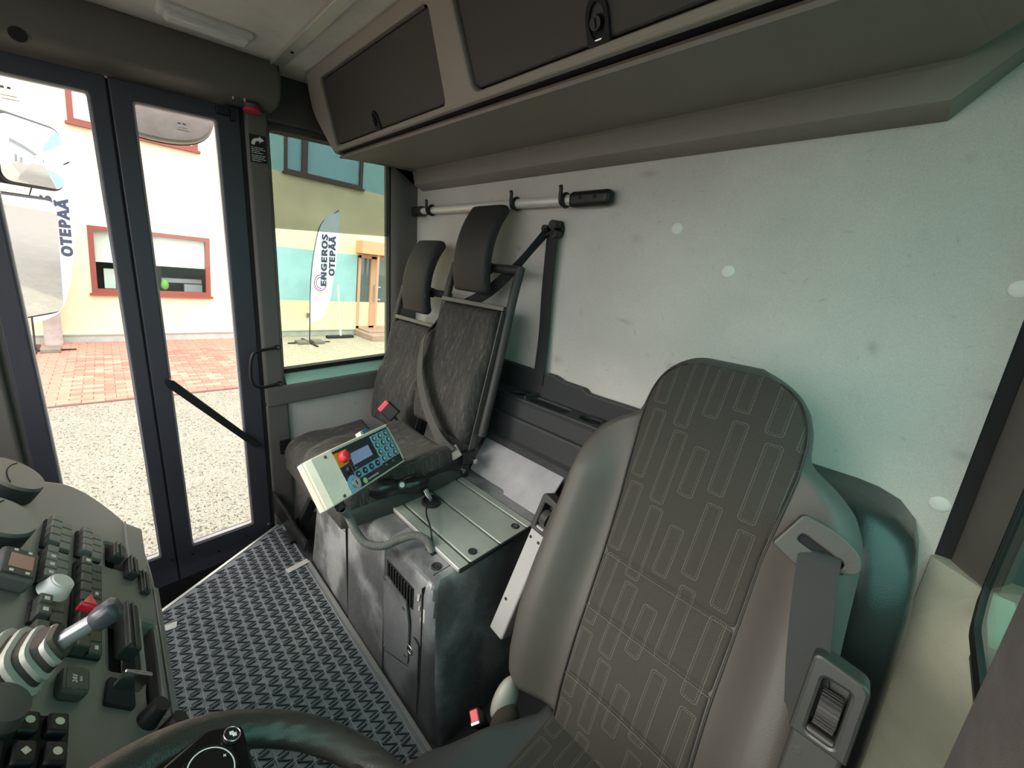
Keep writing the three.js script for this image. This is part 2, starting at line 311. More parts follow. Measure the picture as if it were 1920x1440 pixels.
obj('etched_mark', [bx(-2.0255, -2.025, 1.845, 1.85, 1.05, 1.06), bx(-2.0255, -2.025, 1.845, 1.85, 1.066, 1.076), bx(-2.0255, -2.025, 1.832, 1.834, 1.045, 1.075), bx(-2.0255, -2.025, 1.824, 1.826, 1.04, 1.08)], mat(0x8a8a8a, 0.9), leafB, { label: 'small glass maker stamp' });
obj('etched_mark', [bx(-2.0255, -2.025, 1.845, 1.852, 1.5, 1.508), bx(-2.0255, -2.025, 1.845, 1.852, 1.514, 1.522), bx(-2.0255, -2.025, 1.825, 1.827, 1.49, 1.525), bx(-2.0255, -2.025, 1.815, 1.817, 1.485, 1.525)], mat(0x9a9a9a, 0.9), leafA, { label: 'small glass maker stamp' });
{ // bar across the rear leaf, a part of it
  const a = V(-1.985, 0.85, 1.212), b = V(-1.985, 0.474, 0.905), d = b.clone().sub(a).normalize(), n = V(1, 0, 0), w = V().crossVectors(n, d);
  obj('door_bar', [ext(roundPoly([[0, -0.017], [a.distanceTo(b), -0.014], [a.distanceTo(b), 0.014], [0, 0.017]], 0.012), 0.012, 0.004, basis(a.clone().addScaledVector(n, -0.006), d, w, n)), at(cyl(0.013, 0.013, 0.03, 18), -1.99, 0.85, 1.212, 0, 0, Math.PI / 2), at(cyl(0.011, 0.011, 0.02, 18), -1.99, 0.478, 0.908, 0, 0, Math.PI / 2)], M.black, leafB);
}
{ const t = thing('door_stop_bracket', 'black two-bolt bracket on the grey post by the window seat', 'bracket');
  obj('plate', at(box(0.012, 0.075, 0.05, 0.005), -1.992, 0.43, 0.778), M.black, t);
  obj('arm', at(box(0.05, 0.05, 0.03, 0.006), -1.975, 0.425, 0.745), M.black, t);
  for (const y of [0.448, 0.412]) obj('bolt', at(cyl(0.007, 0.007, 0.008, 12), -1.985, y, 0.783, 0, 0, Math.PI / 2), M.chrome, t); }
{ const t = thing('grab_handle', 'black bow grab handle screwed to the grey door pillar', 'handle');
  obj('bow', tube([[-1.99, 0.946, 0.785], [-1.957, 0.947, 0.86], [-1.95, 0.935, 0.9], [-1.95, 0.87, 0.914], [-1.95, 0.8, 0.91], [-1.957, 0.772, 0.87], [-1.99, 0.766, 0.79]], 0.0075, 60, 12), M.black, t);
  for (const y of [0.946, 0.766]) { obj('foot', at(cyl(0.012, 0.012, 0.014, 18), -1.99, y, 0.785, 0, 0, Math.PI / 2), M.black, t); obj('screw', at(cyl(0.007, 0.007, 0.006, 12), -1.981, y, 0.783, 0, 0, Math.PI / 2), M.chrome, t); } }
{ const tx = canvasTex(256, 416, (c, w, h) => { c.fillStyle = '#141416'; c.fillRect(0, 0, w, h); c.fillStyle = '#f0f0f0'; c.beginPath(); c.moveTo(30, 150); c.bezierCurveTo(30, 70, 90, 42, 150, 42); c.lineTo(150, 14); c.lineTo(226, 66); c.lineTo(150, 116); c.lineTo(150, 88); c.bezierCurveTo(110, 90, 84, 100, 80, 150); c.closePath(); c.fill();
    for (let k = 0; k < 8; k++) { const y = 186 + k * 26 + (k > 3 ? 12 : 0); let x = 24; const e = [210, 226, 150, 190, 220, 200, 228, 150][k]; while (x < e) { const w = Math.min(rr(18, 60), e - x + 6); c.fillRect(x, y, w, 9); x += w + 8; } } });
  single('door_sticker', 'black sticker with white curved arrow on the door pillar', 'sticker', at(new THREE.BoxGeometry(0.066, 0.108, 0.0012), -1.994, 1.803, 0.806, 0, Math.PI / 2, 0), mat(0xffffff, 0.5, { map: tx }), { uv: true }); }
{ const t = thing('emergency_knob', 'red emergency release knob at the top of the door pillar', 'knob');
  obj('collar', at(cyl(0.034, 0.03, 0.02, 28), -1.955, 1.944, 0.83), M.trimDark, t);
  obj('cap', at(cyl(0.03, 0.033, 0.014, 28), -1.955, 1.936, 0.83), M.redPlastic, t, { label: 'red cap' }); }
{ const t = thing('ceiling_lamp', 'oblong clear-lensed lamp in the roof lining above the door', 'lamp');
  obj('bezel', at(new RoundedBoxGeometry(0.084, 0.03, 0.27, 6, 0.0145), -1.74, 2.107, 1.003, 0, 0.03, 0), mm(M.ceiling, {}), t);
  obj('lens', at(new RoundedBoxGeometry(0.062, 0.03, 0.24, 6, 0.0145), -1.742, 2.094, 1.0, 0, 0.03, 0), new THREE.MeshPhysicalMaterial({ color: 0xffffff, roughness: 0.12, transmission: 0.45, thickness: 0.01, ior: 1.4 }), t, { label: 'clear lens' });
  obj('reflector', at(box(0.05, 0.003, 0.21, 0.001), -1.742, 2.096, 1.0), M.chrome, t);
  obj('bulb', at(new THREE.CapsuleGeometry(0.007, 0.03, 6, 12), -1.742, 2.088, 0.95, Math.PI / 2, 0, 0), M.white, t); }

// right wall with driver window
struct('wall_right', [bx(0.26, 0.34, -0.1, 0.72, 0.0, ZF), bx(0.205, 0.34, 0.69, 0.735, 0.16, ZF, 0.006), bx(0.2, 0.3, 1.95, 2.2, 0.0, ZF), bx(0.2, 0.3, 0.6, 2.0, 1.3, ZF), bx(0.22, 0.3, 0.7, 2.0, -0.02, 0.1)], M.trim, 'driver side wall around the window');  // unseen forward stretch left solid to keep the teal window light local
struct('trim_8', bx(0.1345, 0.166, -0.1, 2.11, -0.03, -0.006), M.blackRough, 'dark gap strip in the rear corner by the driver window');
struct('trim_6', loft([[[0.162, 0.78, -0.02], [0.162, 0.78, 0.0], [0.203, 0.78, 0.09], [0.24, 0.78, 0.09], [0.24, 0.78, -0.02]], [[0.162, 2.11, -0.02], [0.162, 2.11, 0.0], [0.203, 2.11, 0.09], [0.24, 2.11, 0.09], [0.24, 2.11, -0.02]]], 0.3), M.header, 'grey pillar trim beside the driver window');
struct('trim_7', loft([[[0.13, -0.05, -0.02], [0.13, -0.05, 0.012], [0.3, -0.05, 0.15], [0.32, -0.05, 0.13], [0.32, -0.05, -0.02]], [[0.13, 0.62, -0.02], [0.13, 0.62, 0.012], [0.25, 0.62, 0.125], [0.3, 0.62, 0.12], [0.3, 0.62, -0.02]], [[0.132, 0.8, -0.02], [0.132, 0.8, 0.012], [0.204, 0.812, 0.1], [0.24, 0.812, 0.1], [0.24, 0.8, -0.02]]], 0.3), mat(0xd2d3bf, 0.7, { map: rep(tMottle, 0.5) }), 'cream lower pillar panel beside the driver seat');
{ const g = structGroup('window_3', 'green-tinted driver side window');
  const s = roundPoly([[0.09, 0.8], [0.13, 0.74], [1.32, 0.74], [1.32, 1.95], [0.085, 1.95]], 0.02);
  const B = new THREE.Matrix4().makeBasis(V(0, 0, 1), V(0, 1, 0), V(-1, 0, 0));
  obj('pane', ext(s, 0.004, 0, B.clone().setPosition(0.208, 0, 0)), M.glassTeal, g);
  const r = roundPoly([[0.09, 0.785], [0.13, 0.725], [1.33, 0.725], [1.33, 1.96], [0.085, 1.96]], 0.02); r.holes.push(roundPoly([[0.1, 0.81], [0.14, 0.752], [1.31, 0.752], [1.31, 1.945], [0.1, 1.945]], 0.02));
  obj('seal', ext(r, 0.014, 0, B.clone().setPosition(0.213, 0, 0)), M.rubber, g);
  obj('pillar_seal', bx(0.2, 0.213, 0.8, 1.95, 0.088, 0.101, 0.003), M.rubber, g); }
single('door_pull_panel', 'mauve-grey grained door pull panel at the driver window', 'panel', bx(0.15, 0.215, 0.1, 1.13, 0.562, 0.9, 0.02, 4), mat(0x7d7577, 0.75, { bumpMap: rep(tGrain, 0.1), bumpScale: 0.0012, map: rep(tMottle, 0.2) }));

// ================================================================ OVERHEAD LOCKERS
{
  const t = thing('overhead_locker', 'long taupe overhead locker with two dark flap doors', 'locker');
  const prof = (x, e) => [[0, 2.108], [0, 1.738 + 0.2 * e], [0.012, 1.738 + 0.2 * e], [0.054, 1.757 + 0.18 * e], [0.061, 1.763 + 0.18 * e], [0.075, 1.822 + 0.11 * e], [0.083, 1.829 + 0.11 * e], [0.462, 1.821], [0.474, 1.818], [0.478, 1.826], [0.465, 1.832], [0.465, 2.0], [0.465, 2.108]].map(([z, y]) => [x, y, z]);
  obj('soffit', loft([prof(-1.935, 0), prof(-0.05, 0), prof(0.125, 1)], 0.55), M.locker, t);  // same plastic as the front frame, darkened: underside shade put into the colour
  const A = V(0, 1.838, 0.514), up = V(0, 2.106 - 1.838, 0.634 - 0.514), H = up.length(); up.normalize();
  const nr = V().crossVectors(V(1, 0, 0), up).normalize();
  const F = basis(A, V(1, 0, 0), up, nr);
  const yy = (y) => (y - 1.838) / up.y;
  const d1 = [[-1.86, yy(1.85)], [-1.082, yy(1.85)], [-1.05, yy(2.068)], [-1.785, yy(2.068)]], d2 = [[-0.955, yy(1.856)], [0.07, yy(1.856)], [0.07, yy(2.07)], [-0.955, yy(2.07)]];
  const fr = roundPoly([[-1.905, -0.004], [0.125, -0.004], [0.125, H], [-1.885, H], [-1.955, H * 0.55]], [0.03, 0.02, 0.005, 0.03, 0.05]);
  fr.holes.push(roundPoly(d1, 0.022), roundPoly(d2, 0.026));
  obj('front_frame', [ext(fr, 0.03, 0.007, F.clone().multiply(new THREE.Matrix4().setPosition(0, 0, -0.024))), bx(-1.9, 0.12, 1.834, 1.852, 0.5, 0.523, 0.006, 3)], mm(M.locker, { color: new THREE.Color(0x958d84) }), t);
  obj('end_cap', loft([[[-1.95, 1.84, 0.05], [-1.95, 1.84, 0.49], [-1.955, 2.0, 0.56], [-1.93, 2.107, 0.61], [-1.93, 2.107, 0.05]], [[-1.9, 1.818, 0.05], [-1.9, 1.825, 0.49], [-1.9, 2.0, 0.56], [-1.9, 2.107, 0.61], [-1.9, 2.107, 0.05]]], 0.5), M.locker, t);
  obj('finger_slot', bx(-1.9, 0.1, 1.838, 1.85, 0.466, 0.505), M.rubber, t);
  const door = (pts, r, latch, big) => {
    const d = obj('flap_door', ext(roundPoly(pts, r), 0.02, 0.006, F.clone().multiply(new THREE.Matrix4().setPosition(0, 0, -0.026))), M.lockerDoor, t, { label: 'dark grained flap' });
    const [lx, ly] = latch, k = big ? 1.25 : 0.85;
    const L = (z) => F.clone().multiply(new THREE.Matrix4().setPosition(lx, ly, z));
    const cup = new THREE.Shape(); cup.absellipse(0, 0.012 * k, 0.021 * k, 0.03 * k, 0, Math.PI, false); cup.lineTo(-0.021 * k, -0.034 * k); cup.lineTo(0.021 * k, -0.034 * k); cup.closePath();
    const hole = new THREE.Path(); hole.absellipse(0, 0.006 * k, 0.014 * k, 0.026 * k, 0, Math.PI * 2); cup.holes.push(hole);
    obj('latch_cup', ext(cup, 0.01, 0.002, L(-0.008), 16), M.blackRough, d);
    obj('latch_well', at(cyl(0.017 * k, 0.017 * k, 0.002, 20), 0, 0, 0, Math.PI / 2).applyMatrix4(L(-0.0055)), M.rubber, d);
    obj('latch_knob', [at(cyl(0.010 * k, 0.011 * k, 0.012, 20), 0, 0.006, 0, Math.PI / 2).applyMatrix4(L(0.002)), at(box(0.004, 0.014 * k, 0.006, 0.001), 0, 0.006, 0).applyMatrix4(L(0.009))], M.black, d);
    obj('latch_tongue', at(box(0.014 * k, 0.004, 0.004, 0.001), 0, -0.018 * k, 0).applyMatrix4(L(-0.001)), M.chrome, d);
    return d;
  };
  const a = door(d1.map(([x, y], i) => [x + [0.004, -0.004, -0.004, 0.004][i], y + [0.004, 0.004, -0.004, -0.004][i]]), 0.02, [-1.49, yy(1.878)], false);
  obj('hinge_strip', [bx(-1.76, -1.07, 0, 0.006, 0, 0.004).applyMatrix4(F.clone().multiply(new THREE.Matrix4().setPosition(0, yy(2.062), -0.004)))], M.trimDark, a);
  door(d2.map(([x, y], i) => [x + [0.004, -0.004, -0.004, 0.004][i], y + [0.004, 0.004, -0.004, -0.004][i]]), 0.024, [-0.565, yy(1.885)], true);
}

// ================================================================ REAR WALL FITTINGS
{ const t = thing('coat_rail', 'white telescopic coat rail with black ends on the rear wall', 'rail');
  const y = 1.632, z = 0.035;
  obj('tube', [between(V(-1.93, y, z), V(-1.79, y, z), 0.017, 20), between(V(-1.79, y, z), V(-0.94, y, z), 0.0195, 20)], mat(0xe2e0da, 0.35, { metalness: 0.3 }), t);
  obj('end_bracket', [at(box(0.17, 0.055, 0.05, 0.02, 4), -0.865, y, 0.03)], M.black, t);
  for (const x of [-0.895, -0.835]) obj('screw_hole', at(cyl(0.007, 0.007, 0.004, 14), x, y + 0.003, 0.056, Math.PI / 2), M.rubber, t);
  obj('end_bracket', [at(box(0.1, 0.05, 0.05, 0.015, 4), -1.935, y, 0.03)], M.black, t);
  for (const x of [-1.81, -1.215, -0.968]) obj('hook', [at(new THREE.TorusGeometry(0.022, 0.0075, 10, 24), x, y, z, 0, Math.PI / 2), tube([[x, y - 0.02, z + 0.01], [x, y - 0.012, z + 0.03], [x, y + 0.01, z + 0.036], [x, y + 0.035, z + 0.035], [x, y + 0.048, z + 0.04]], 0.007, 24, 10)], M.black, t); }
{ const labels = ['white fixing button on the rear wall nearest the coat rail end', 'white fixing button on the rear wall above the driver seat top', 'white fixing button low on the rear wall above the black moulded cover', 'white fixing button on the rear wall at the right picture edge'];
  [[-0.562, 1.529], [-0.399, 1.408], [0.118, 0.923], [0.12, 1.407]].forEach(([x, y], i) => single('fixing_button', labels[i], 'button', at(new THREE.SphereGeometry(0.018, 24, 10, 0, Math.PI * 2, 0, Math.PI / 2).scale(1, 0.3, 1), x, y, 0, Math.PI / 2), mat(0xe6e4de, 0.5), { group: 'fixing buttons on the rear wall' })); }

// ================================================================ ENGINE TUNNEL
{
  const t = thing('engine_tunnel', 'scuffed black plastic engine tunnel between the seats', 'engine cover');
  const top = 0.522;
  const sec = (x, z1, y1, r) => { const p = [[-0.0, 0.06], [0, y1 - 0], [z1 - r, y1]]; return null; };
  // main cover: profile in (z,y), drawn along x
  const profile = (dz = 0) => { const s = new THREE.Shape(); s.moveTo(0.02, -0.003); s.lineTo(0.8 + dz, -0.003); s.lineTo(0.789 + dz, top - 0.045); s.quadraticCurveTo(0.788 + dz, top, 0.745 + dz, top); s.lineTo(0.3, top); s.lineTo(0.02, top); s.closePath(); return s; };
  const B = new THREE.Matrix4().makeBasis(V(0, 0, -1), V(0, 1, 0), V(1, 0, 0));
  const flip = (s) => { const pts = s.getPoints(8).map((p) => new THREE.Vector2(-p.x, p.y)); return new THREE.Shape(pts.reverse()); };
  obj('cover', [ext(flip(profile(-0.006)), 0.22, 0, B.clone().setPosition(-0.988, 0, 0))], M.tunnelDark, t);
  obj('seat_box', [ext(flip(profile(0)), 0.267, 0.003, B.clone().setPosition(-1.252, 0, 0))], M.tunnel, t);
  obj('seat_box', [(() => { const r = (y, k) => [[-1.675 + k, y, 0.3], [-1.675 + k, y, 0.76], [-1.645 + k, y, 0.79 - 0.02 * (y / 0.5)], [-1.255, y, 0.796 - 0.012 * (y / 0.5)], [-1.255, y, 0.3]]; return loft([r(-0.003, 0), r(0.1, 0.02), r(0.3, 0.055), r(0.364, 0.065)], 0.4); })(), bx(-1.485, -1.255, 0.36, 0.505, 0.3, 0.785, 0.01)], M.tunnel, t);
  // end cover: rounded corner block, side face flaring out below
  const er = (y, x1, z1, c) => { const p = [[-0.768, y, 0.1], [-0.768, y, z1]]; for (let k = 0; k <= 6; k++) { const a = k / 6 * Math.PI / 2; p.push([x1 - c + c * Math.sin(a), y, z1 - c + c * Math.cos(a)]); } p.push([x1, y, 0.1]); return p; };
  obj('end_cover', [loft([er(-0.003, -0.672, 0.796, 0.04), er(0.2, -0.7, 0.792, 0.036), er(0.42, -0.722, 0.789, 0.028), er(0.475, -0.727, 0.788, 0.024), er(0.503, -0.735, 0.781, 0.022), er(0.518, -0.746, 0.768, 0.02), er(0.523, -0.756, 0.752, 0.01)], 0.7)], M.tunnelDark, t);
  obj('joint', bx(-0.7695, -0.767, 0, 0.5, 0.6, 0.7935), M.rubber, t);
  obj('joint', bx(-0.7695, -0.767, 0.5, top + 0.0015, 0.6, 0.755), M.rubber, t);
  // front access panels
  const P = new THREE.Matrix4().setPosition(0, 0, 0.787);
  const well = new THREE.Shape([[-0.985, 0.0], [-0.772, 0], [-0.772, 0.49], [-0.985, 0.47]].map((p) => new THREE.Vector2(...p)));
  obj('grille_opening', [bx(-0.975, -0.82, 0.375, 0.455, 0.78, 0.7855, 0.002)], M.rubber, t);
  for (let k = 0; k < 9; k++) obj('grille_slat', bx(-0.962 + k * 0.016, -0.956 + k * 0.016, 0.385, 0.452, 0.783, 0.7915, 0.001), M.blackRough, t);
  const fl = obj('access_flap', ext(roundPoly([[-0.978, 0.1], [-0.83, 0.17], [-0.828, 0.33], [-0.842, 0.392], [-0.965, 0.408], [-0.978, 0.38]], 0.012), 0.008, 0.002, P.clone().setPosition(0, 0, 0.7895)), M.tunnelDark, t);
  for (const [x, y] of [[-0.965, 0.395], [-0.97, 0.12], [-0.85, 0.37], [-0.84, 0.2]]) obj('screw', at(cyl(0.006, 0.006, 0.006, 10), x, y, 0.798, Math.PI / 2), M.chrome, fl);
  obj('lower_panel', ext(roundPoly([[-0.975, 0.012], [-0.778, 0.012], [-0.778, 0.29], [-0.81, 0.3], [-0.825, 0.16], [-0.975, 0.09]], 0.01), 0.006, 0.002, P.clone().setPosition(0, 0, 0.791)), M.tunnelDark, t);
  obj('worn_patch', [[-0.8, 0.43, 0.02], [-0.793, 0.4, 0.014], [-0.783, 0.37, 0.012]].map(([x, y, s]) => ext(roundPoly([[x, y], [x + s * 0.5, y + 0.006], [x + s * 0.7, y + s * 1.6], [x + s * 0.2, y + s * 1.4]], 0.002), 0.001, 0, P.clone().setPosition(0, 0, 0.7865))), mat(0xb9b6b0, 0.8), t, { label: 'bare scratched patches' });
  obj('worn_patch', bx(-0.766, -0.758, 0.37, 0.43, 0.786, 0.7895, 0.001), mat(0xc9c7c2, 0.8), t);
  obj('slot_lock', at(new THREE.TorusGeometry(0.013, 0.003, 8, 20), -0.818, 0.24, 0.797, 0, 0, 0), M.chrome, t);
  obj('vertical_joint', [bx(-1.2545, -1.2525, 0.0, 0.5, 0.7, 0.7985)], M.rubber, t);
  obj('grommet', [at(new THREE.TorusGeometry(0.012, 0.004, 8, 20), -0.79, top + 0.001, 0.728, Math.PI / 2), at(cyl(0.008, 0.008, 0.004, 12), -0.79, top + 0.001, 0.728)], M.blackRough, t);
  obj('cable_hole', at(box(0.036, 0.003, 0.03, 0.001), -0.85, top + 0.001, 0.698), M.rubber, t);
  obj('back_ledge', [bx(-1.22, -0.735, 0.45, 0.53, 0.24, 0.372, 0.012)], M.tunnelDark, t);
}
{ const t = thing('checker_plate', 'silver aluminium plank plate on top of the engine tunnel', 'plate');
  const y0 = 0.5235, y1 = 0.5375;
  for (const [z0, z1] of [[0.362, 0.391], [0.399, 0.52], [0.528, 0.646], [0.654, 0.684]]) obj('plank', bx(-1.2, -0.729, y0 + 0.002, y1, z0, z1, 0.0025), M.plate, t);
  obj('front_rail', [bx(-1.2, -0.728, y0 + 0.001, y1 + 0.002, 0.684, 0.695, 0.004, 3)], M.alu, t);
  obj('backing', bx(-1.2, -0.735, y0, y0 + 0.006, 0.363, 0.69), M.rubber, t);
  obj('edge_channel', bx(-0.735, -0.724, y0, y1 - 0.002, 0.362, 0.692, 0.002), M.black, t);
  for (const z of [0.422, 0.615]) { const s = obj('screw_cup', at(new THREE.TorusGeometry(0.011, 0.0035, 8, 22), -0.757, y1, z, Math.PI / 2), M.rubber, t); obj('screw_head', at(cyl(0.008, 0.009, 0.004, 16), -0.757, y1 + 0.001, z), M.chrome, s); } }
single('grey_cover_plate', 'plain light grey sheet cover leaning behind the tunnel plate', 'cover', (() => { const a = V(0, 0.53, 0.292), b = V(0, 0.655, 0.152), u = b.clone().sub(a), L = u.length(); u.normalize(); const n = V().crossVectors(V(1, 0, 0), u); return ext(roundPoly([[-1.13, 0], [-0.93, 0.0], [-0.92, -0.02], [-0.745, -0.025], [-0.742, L], [-1.165, L]], [0.01, 0.02, 0.02, 0.01, 0.012, 0.012]), 0.012, 0.004, basis(a, V(1, 0, 0), u, n)); })(), M.greyPlate);
{ // storage rack along the rear wall
  const t = thing('storage_rack', 'black stepped storage rack with cup holders along the rear wall', 'rack');
  const B = new THREE.Matrix4().makeBasis(V(0, 0, -1), V(0, 1, 0), V(1, 0, 0));
  const s = new THREE.Shape([[-0.04, 0.5], [-0.04, 0.838], [-0.128, 0.838], [-0.135, 0.832], [-0.14, 0.772], [-0.155, 0.77], [-0.16, 0.764], [-0.165, 0.68], [-0.185, 0.672], [-0.185, 0.5]].map((p) => new THREE.Vector2(...p)));
  obj('body', ext(s, 1.0, 0.003, B.clone().setPosition(-1.5, 0, 0)), M.rack, t);
  const tray = roundPoly([[-1.5, -0.13], [-0.5, -0.13], [-0.5, -0.035], [-1.5, -0.035]], 0.008);
  const hole = (cx, cz, rx, rz) => { const h = new THREE.Path(); h.absellipse(cx, cz, rx, rz, 0, Math.PI * 2); return h; };
  tray.holes.push(hole(-1.07, -0.083, 0.042, 0.036), hole(-0.72, -0.083, 0.047, 0.036), roundPoly([[-1.0, -0.115], [-0.82, -0.115], [-0.82, -0.052], [-1.0, -0.052]], 0.02));
  obj('tray_top', ext(tray, 0.014, 0.003, new THREE.Matrix4().makeRotationX(-Math.PI / 2).setPosition(0, 0.836, 0), 18), M.rack, t);
  obj('cup_ring', at(new THREE.TorusGeometry(0.043, 0.004, 8, 32).scale(1, 0.85, 1), -1.07, 0.85, 0.083, Math.PI / 2), M.blackRough, t);
  obj('cup_ring', at(new THREE.TorusGeometry(0.048, 0.004, 8, 32).scale(1, 0.78, 1), -0.72, 0.85, 0.083, Math.PI / 2), M.blackRough, t);
  obj('tray_floor', bx(-1.45, -0.55, 0.8385, 0.841, 0.045, 0.125), M.rubber, t);
  obj('back_lip', [ext(roundPoly([[-1.5, 0.83], [-0.5, 0.83], [-0.5, 0.895], [-0.56, 0.9], [-0.58, 0.925], [-0.78, 0.925], [-0.8, 0.94], [-0.9, 0.942], [-0.94, 0.955], [-0.98, 0.955], [-1.0, 0.93], [-1.035, 0.93], [-1.045, 0.952], [-1.2, 0.955], [-1.5, 0.955]], 0.006), 0.03, 0.004, new THREE.Matrix4().setPosition(0, 0, 0.006))], M.rack, t);
  obj('latch_stub', at(box(0.014, 0.03, 0.014, 0.003), -0.655, 0.858, 0.118), M.blackRough, t);
  obj('divider', bx(-1.012, -1.004, 0.85, 0.868, 0.05, 0.125, 0.001), M.rack, t);
}

// ================================================================ PASSENGER SEATS
function passengerSeat(dx, dy, labels, fz = 0.875, a = -0.195, b = 0.222) {
  const t = thing('passenger_seat', labels[0], 'seat', 'pair of passenger seats');
  const xc = -1.3 + dx, w = 0.2, lean = 0.245;
  const O = V(xc, 0.66 + dy, 0.345), up = V(0, Math.cos(lean), -Math.sin(lean)), nr = V(0, Math.sin(lean), Math.cos(lean));
  const B = basis(O, V(1, 0, 0), up, nr);
  const L = 0.565;
  const wl = lerpTab([[0, 0.175], [0.05, 0.19], [0.2, 0.198], [0.4, 0.195], [0.53, 0.185], [0.565, 0.165]]);
  const front = (x, y) => 0.012 + 0.016 * sstep(0.1, 0.19, Math.abs(x)) * (1 - y / L * 0.6) + 0.02 * Math.sin(Math.PI * Math.min(1, y / 0.4)) - 0.008 * sstep(0.3, 0.31, y);
  const back = obj('backrest', pad((y) => -wl(y), (y) => wl(y), L, front, -0.045, 0.035, 40, 70).applyMatrix4(B), M.cloth, t);
  obj('back_shell', pad((y) => -wl(y) - 0.012, (y) => wl(y) + 0.012, L + 0.01, () => -0.03, -0.07, 0.02, 20, 30).applyMatrix4(B), M.tubeBlack, back);
  // tube frame with headrest bar
  const q = (x, y, z) => V(x, y, z).applyMatrix4(B);
  const up1 = (x) => tube([q(x, 0.06, -0.04), q(x, 0.3, -0.04), q(x * 0.98, 0.6, -0.035), q(x * 0.965, 0.72, -0.04), q(x * 0.965, 0.75, -0.04)], 0.0185, 40, 12), e0 = q(a * 0.965, 0.739, -0.04), e1 = q(b * 0.965, 0.739, -0.04);
  const frame = obj('back_frame', [up1(a), up1(b), between(e0, e1, 0.0185, 16), new THREE.SphereGeometry(0.0187, 14, 10).translate(...e0), new THREE.SphereGeometry(0.0187, 14, 10).translate(...e1)], M.tubeBlack, t);
  obj('top_rail', bx(-0.2, 0.2, L + 0.002, L + 0.022, -0.05, -0.012, 0.004).applyMatrix4(B), mat(0x6a6865, 0.4, { metalness: 0.3 }), frame);
  obj('side_strip', [0.207].map((x) => bx(x - 0.002, x + 0.004, -0.02, L, -0.03, 0.0, 0.002).applyMatrix4(B)), mat(0x4d4b49, 0.35, { metalness: 0.3 }), frame);
  // curved banana headrest
  const ring = (a) => { const R = 0.36, y = R * Math.sin(a), z = R * Math.cos(a) - R; const o = q(0, 0.806, 0.035), c = o.clone().addScaledVector(up, y).addScaledVector(nr, z), n = nr.clone().multiplyScalar(Math.cos(a)).addScaledVector(up, Math.sin(a)); const e = Math.min(1, (0.52 - Math.abs(a)) / 0.05), k = Math.sqrt(Math.max(0.02, 1 - (1 - Math.max(0, e)) ** 2)); const out = []; const hw = 0.1 * (0.93 + 0.07 * k), hd = 0.027 * k; for (let i = 0; i < 28; i++) { const th = i / 28 * Math.PI * 2, cs = Math.cos(th), sn = Math.sin(th), sx = Math.sign(cs) * Math.abs(cs) ** 0.35 * hw, sz = Math.sign(sn) * Math.abs(sn) ** 0.35 * hd; const p = c.clone().addScaledVector(V(1, 0, 0), sx).addScaledVector(n, sz); out.push([p.x, p.y, p.z]); } return out; };
  const rings = []; for (let i = 0; i <= 40; i++) rings.push(ring(-0.52 + 1.04 * (0.5 - 0.5 * Math.cos(Math.PI * i / 40))));
  const hd = obj('headrest', loft(rings, 1.0), M.headpad, t, { label: 'curved black head pad' });
  obj('clamp', bx(-0.05, 0.05, 0.715, 0.762, -0.06, 0.01, 0.008).applyMatrix4(B), M.blackRough, hd);
  // cushion
  const CO = V(xc, 0.575 + dy, fz), CB = basis(CO, V(1, 0, 0), V(0, 0.06, -1).normalize(), V(0, 1, 0.06).normalize());
  const cl = lerpTab([[0, 0.165], [0.04, 0.185], [0.15, 0.2], [0.4, 0.2], [0.49, 0.19]]), cL = fz - 0.385;
  const cf = (x, y) => 0.062 + 0.028 * sstep(0.09, 0.2, Math.abs(x)) + 0.02 * Math.exp(-(((y - 0.1) / 0.1) ** 2)) - 0.02 * Math.exp(-(((y - 0.33) / 0.12) ** 2 + (x / 0.12) ** 2));
  const cu = obj('cushion', pad((y) => -cl(y), (y) => cl(y), cL, cf, 0.0, 0.05, 44, 60).applyMatrix4(CB), M.cloth, t);
  obj('seat_pan', pad((y) => -cl(y) - 0.012, (y) => cl(y) + 0.012, cL + 0.01, () => 0.014, -0.06, 0.03, 24, 30).applyMatrix4(CB), mat(0x383735, 0.55, grain()), cu);
  return { t, q, B, CB };
}
const seatA = passengerSeat(0, 0, ['dark cloth passenger seat beside the tunnel plate, headrest raised higher']);
const seatB = passengerSeat(-0.41, -0.145, ['dark cloth passenger seat next to the side window, set lower'], 0.815, -0.222, 0.185);
obj('mount', [bx(-1.46, -1.14, 0.5225, 0.56, 0.4, 0.72, 0.008), bx(-1.12, -1.1, 0.5225, 0.62, 0.33, 0.55, 0.006)], M.blackRough, seatA.t);
obj('hinge_bracket', [at(box(0.03, 0.06, 0.07, 0.008), -1.095, 0.625, 0.345), at(box(0.022, 0.035, 0.035, 0.004), -1.085, 0.585, 0.37)], M.black, seatA.t);
obj('hinge_bolt', at(cyl(0.011, 0.011, 0.02, 16), -1.075, 0.612, 0.33, 0, 0, Math.PI / 2), M.chrome, seatA.t);
obj('hinge_bolt', at(cyl(0.009, 0.009, 0.03, 16), -1.085, 0.585, 0.385, 0, 0, Math.PI / 2), M.chrome, seatA.t);
obj('strut', [(() => { const a = V(-1.83, 0.36, 0.62), b = V(-1.86, 0.0, 0.8), d = b.clone().sub(a), L = d.length(); d.normalize(); return ext(rect(0, -0.025, L, 0.025, 0.004), 0.03, 0.004, basis(a, d, V().crossVectors(V(1, 0, 0), d), V(1, 0, 0))); })(), bx(-1.9, -1.66, 0.36, 0.4, 0.4, 0.78, 0.006)], M.blackRough, seatB.t);
obj('strut_foot', bx(-1.9, -1.8, -0.003, 0.02, 0.76, 0.84, 0.004), M.blackRough, seatB.t);
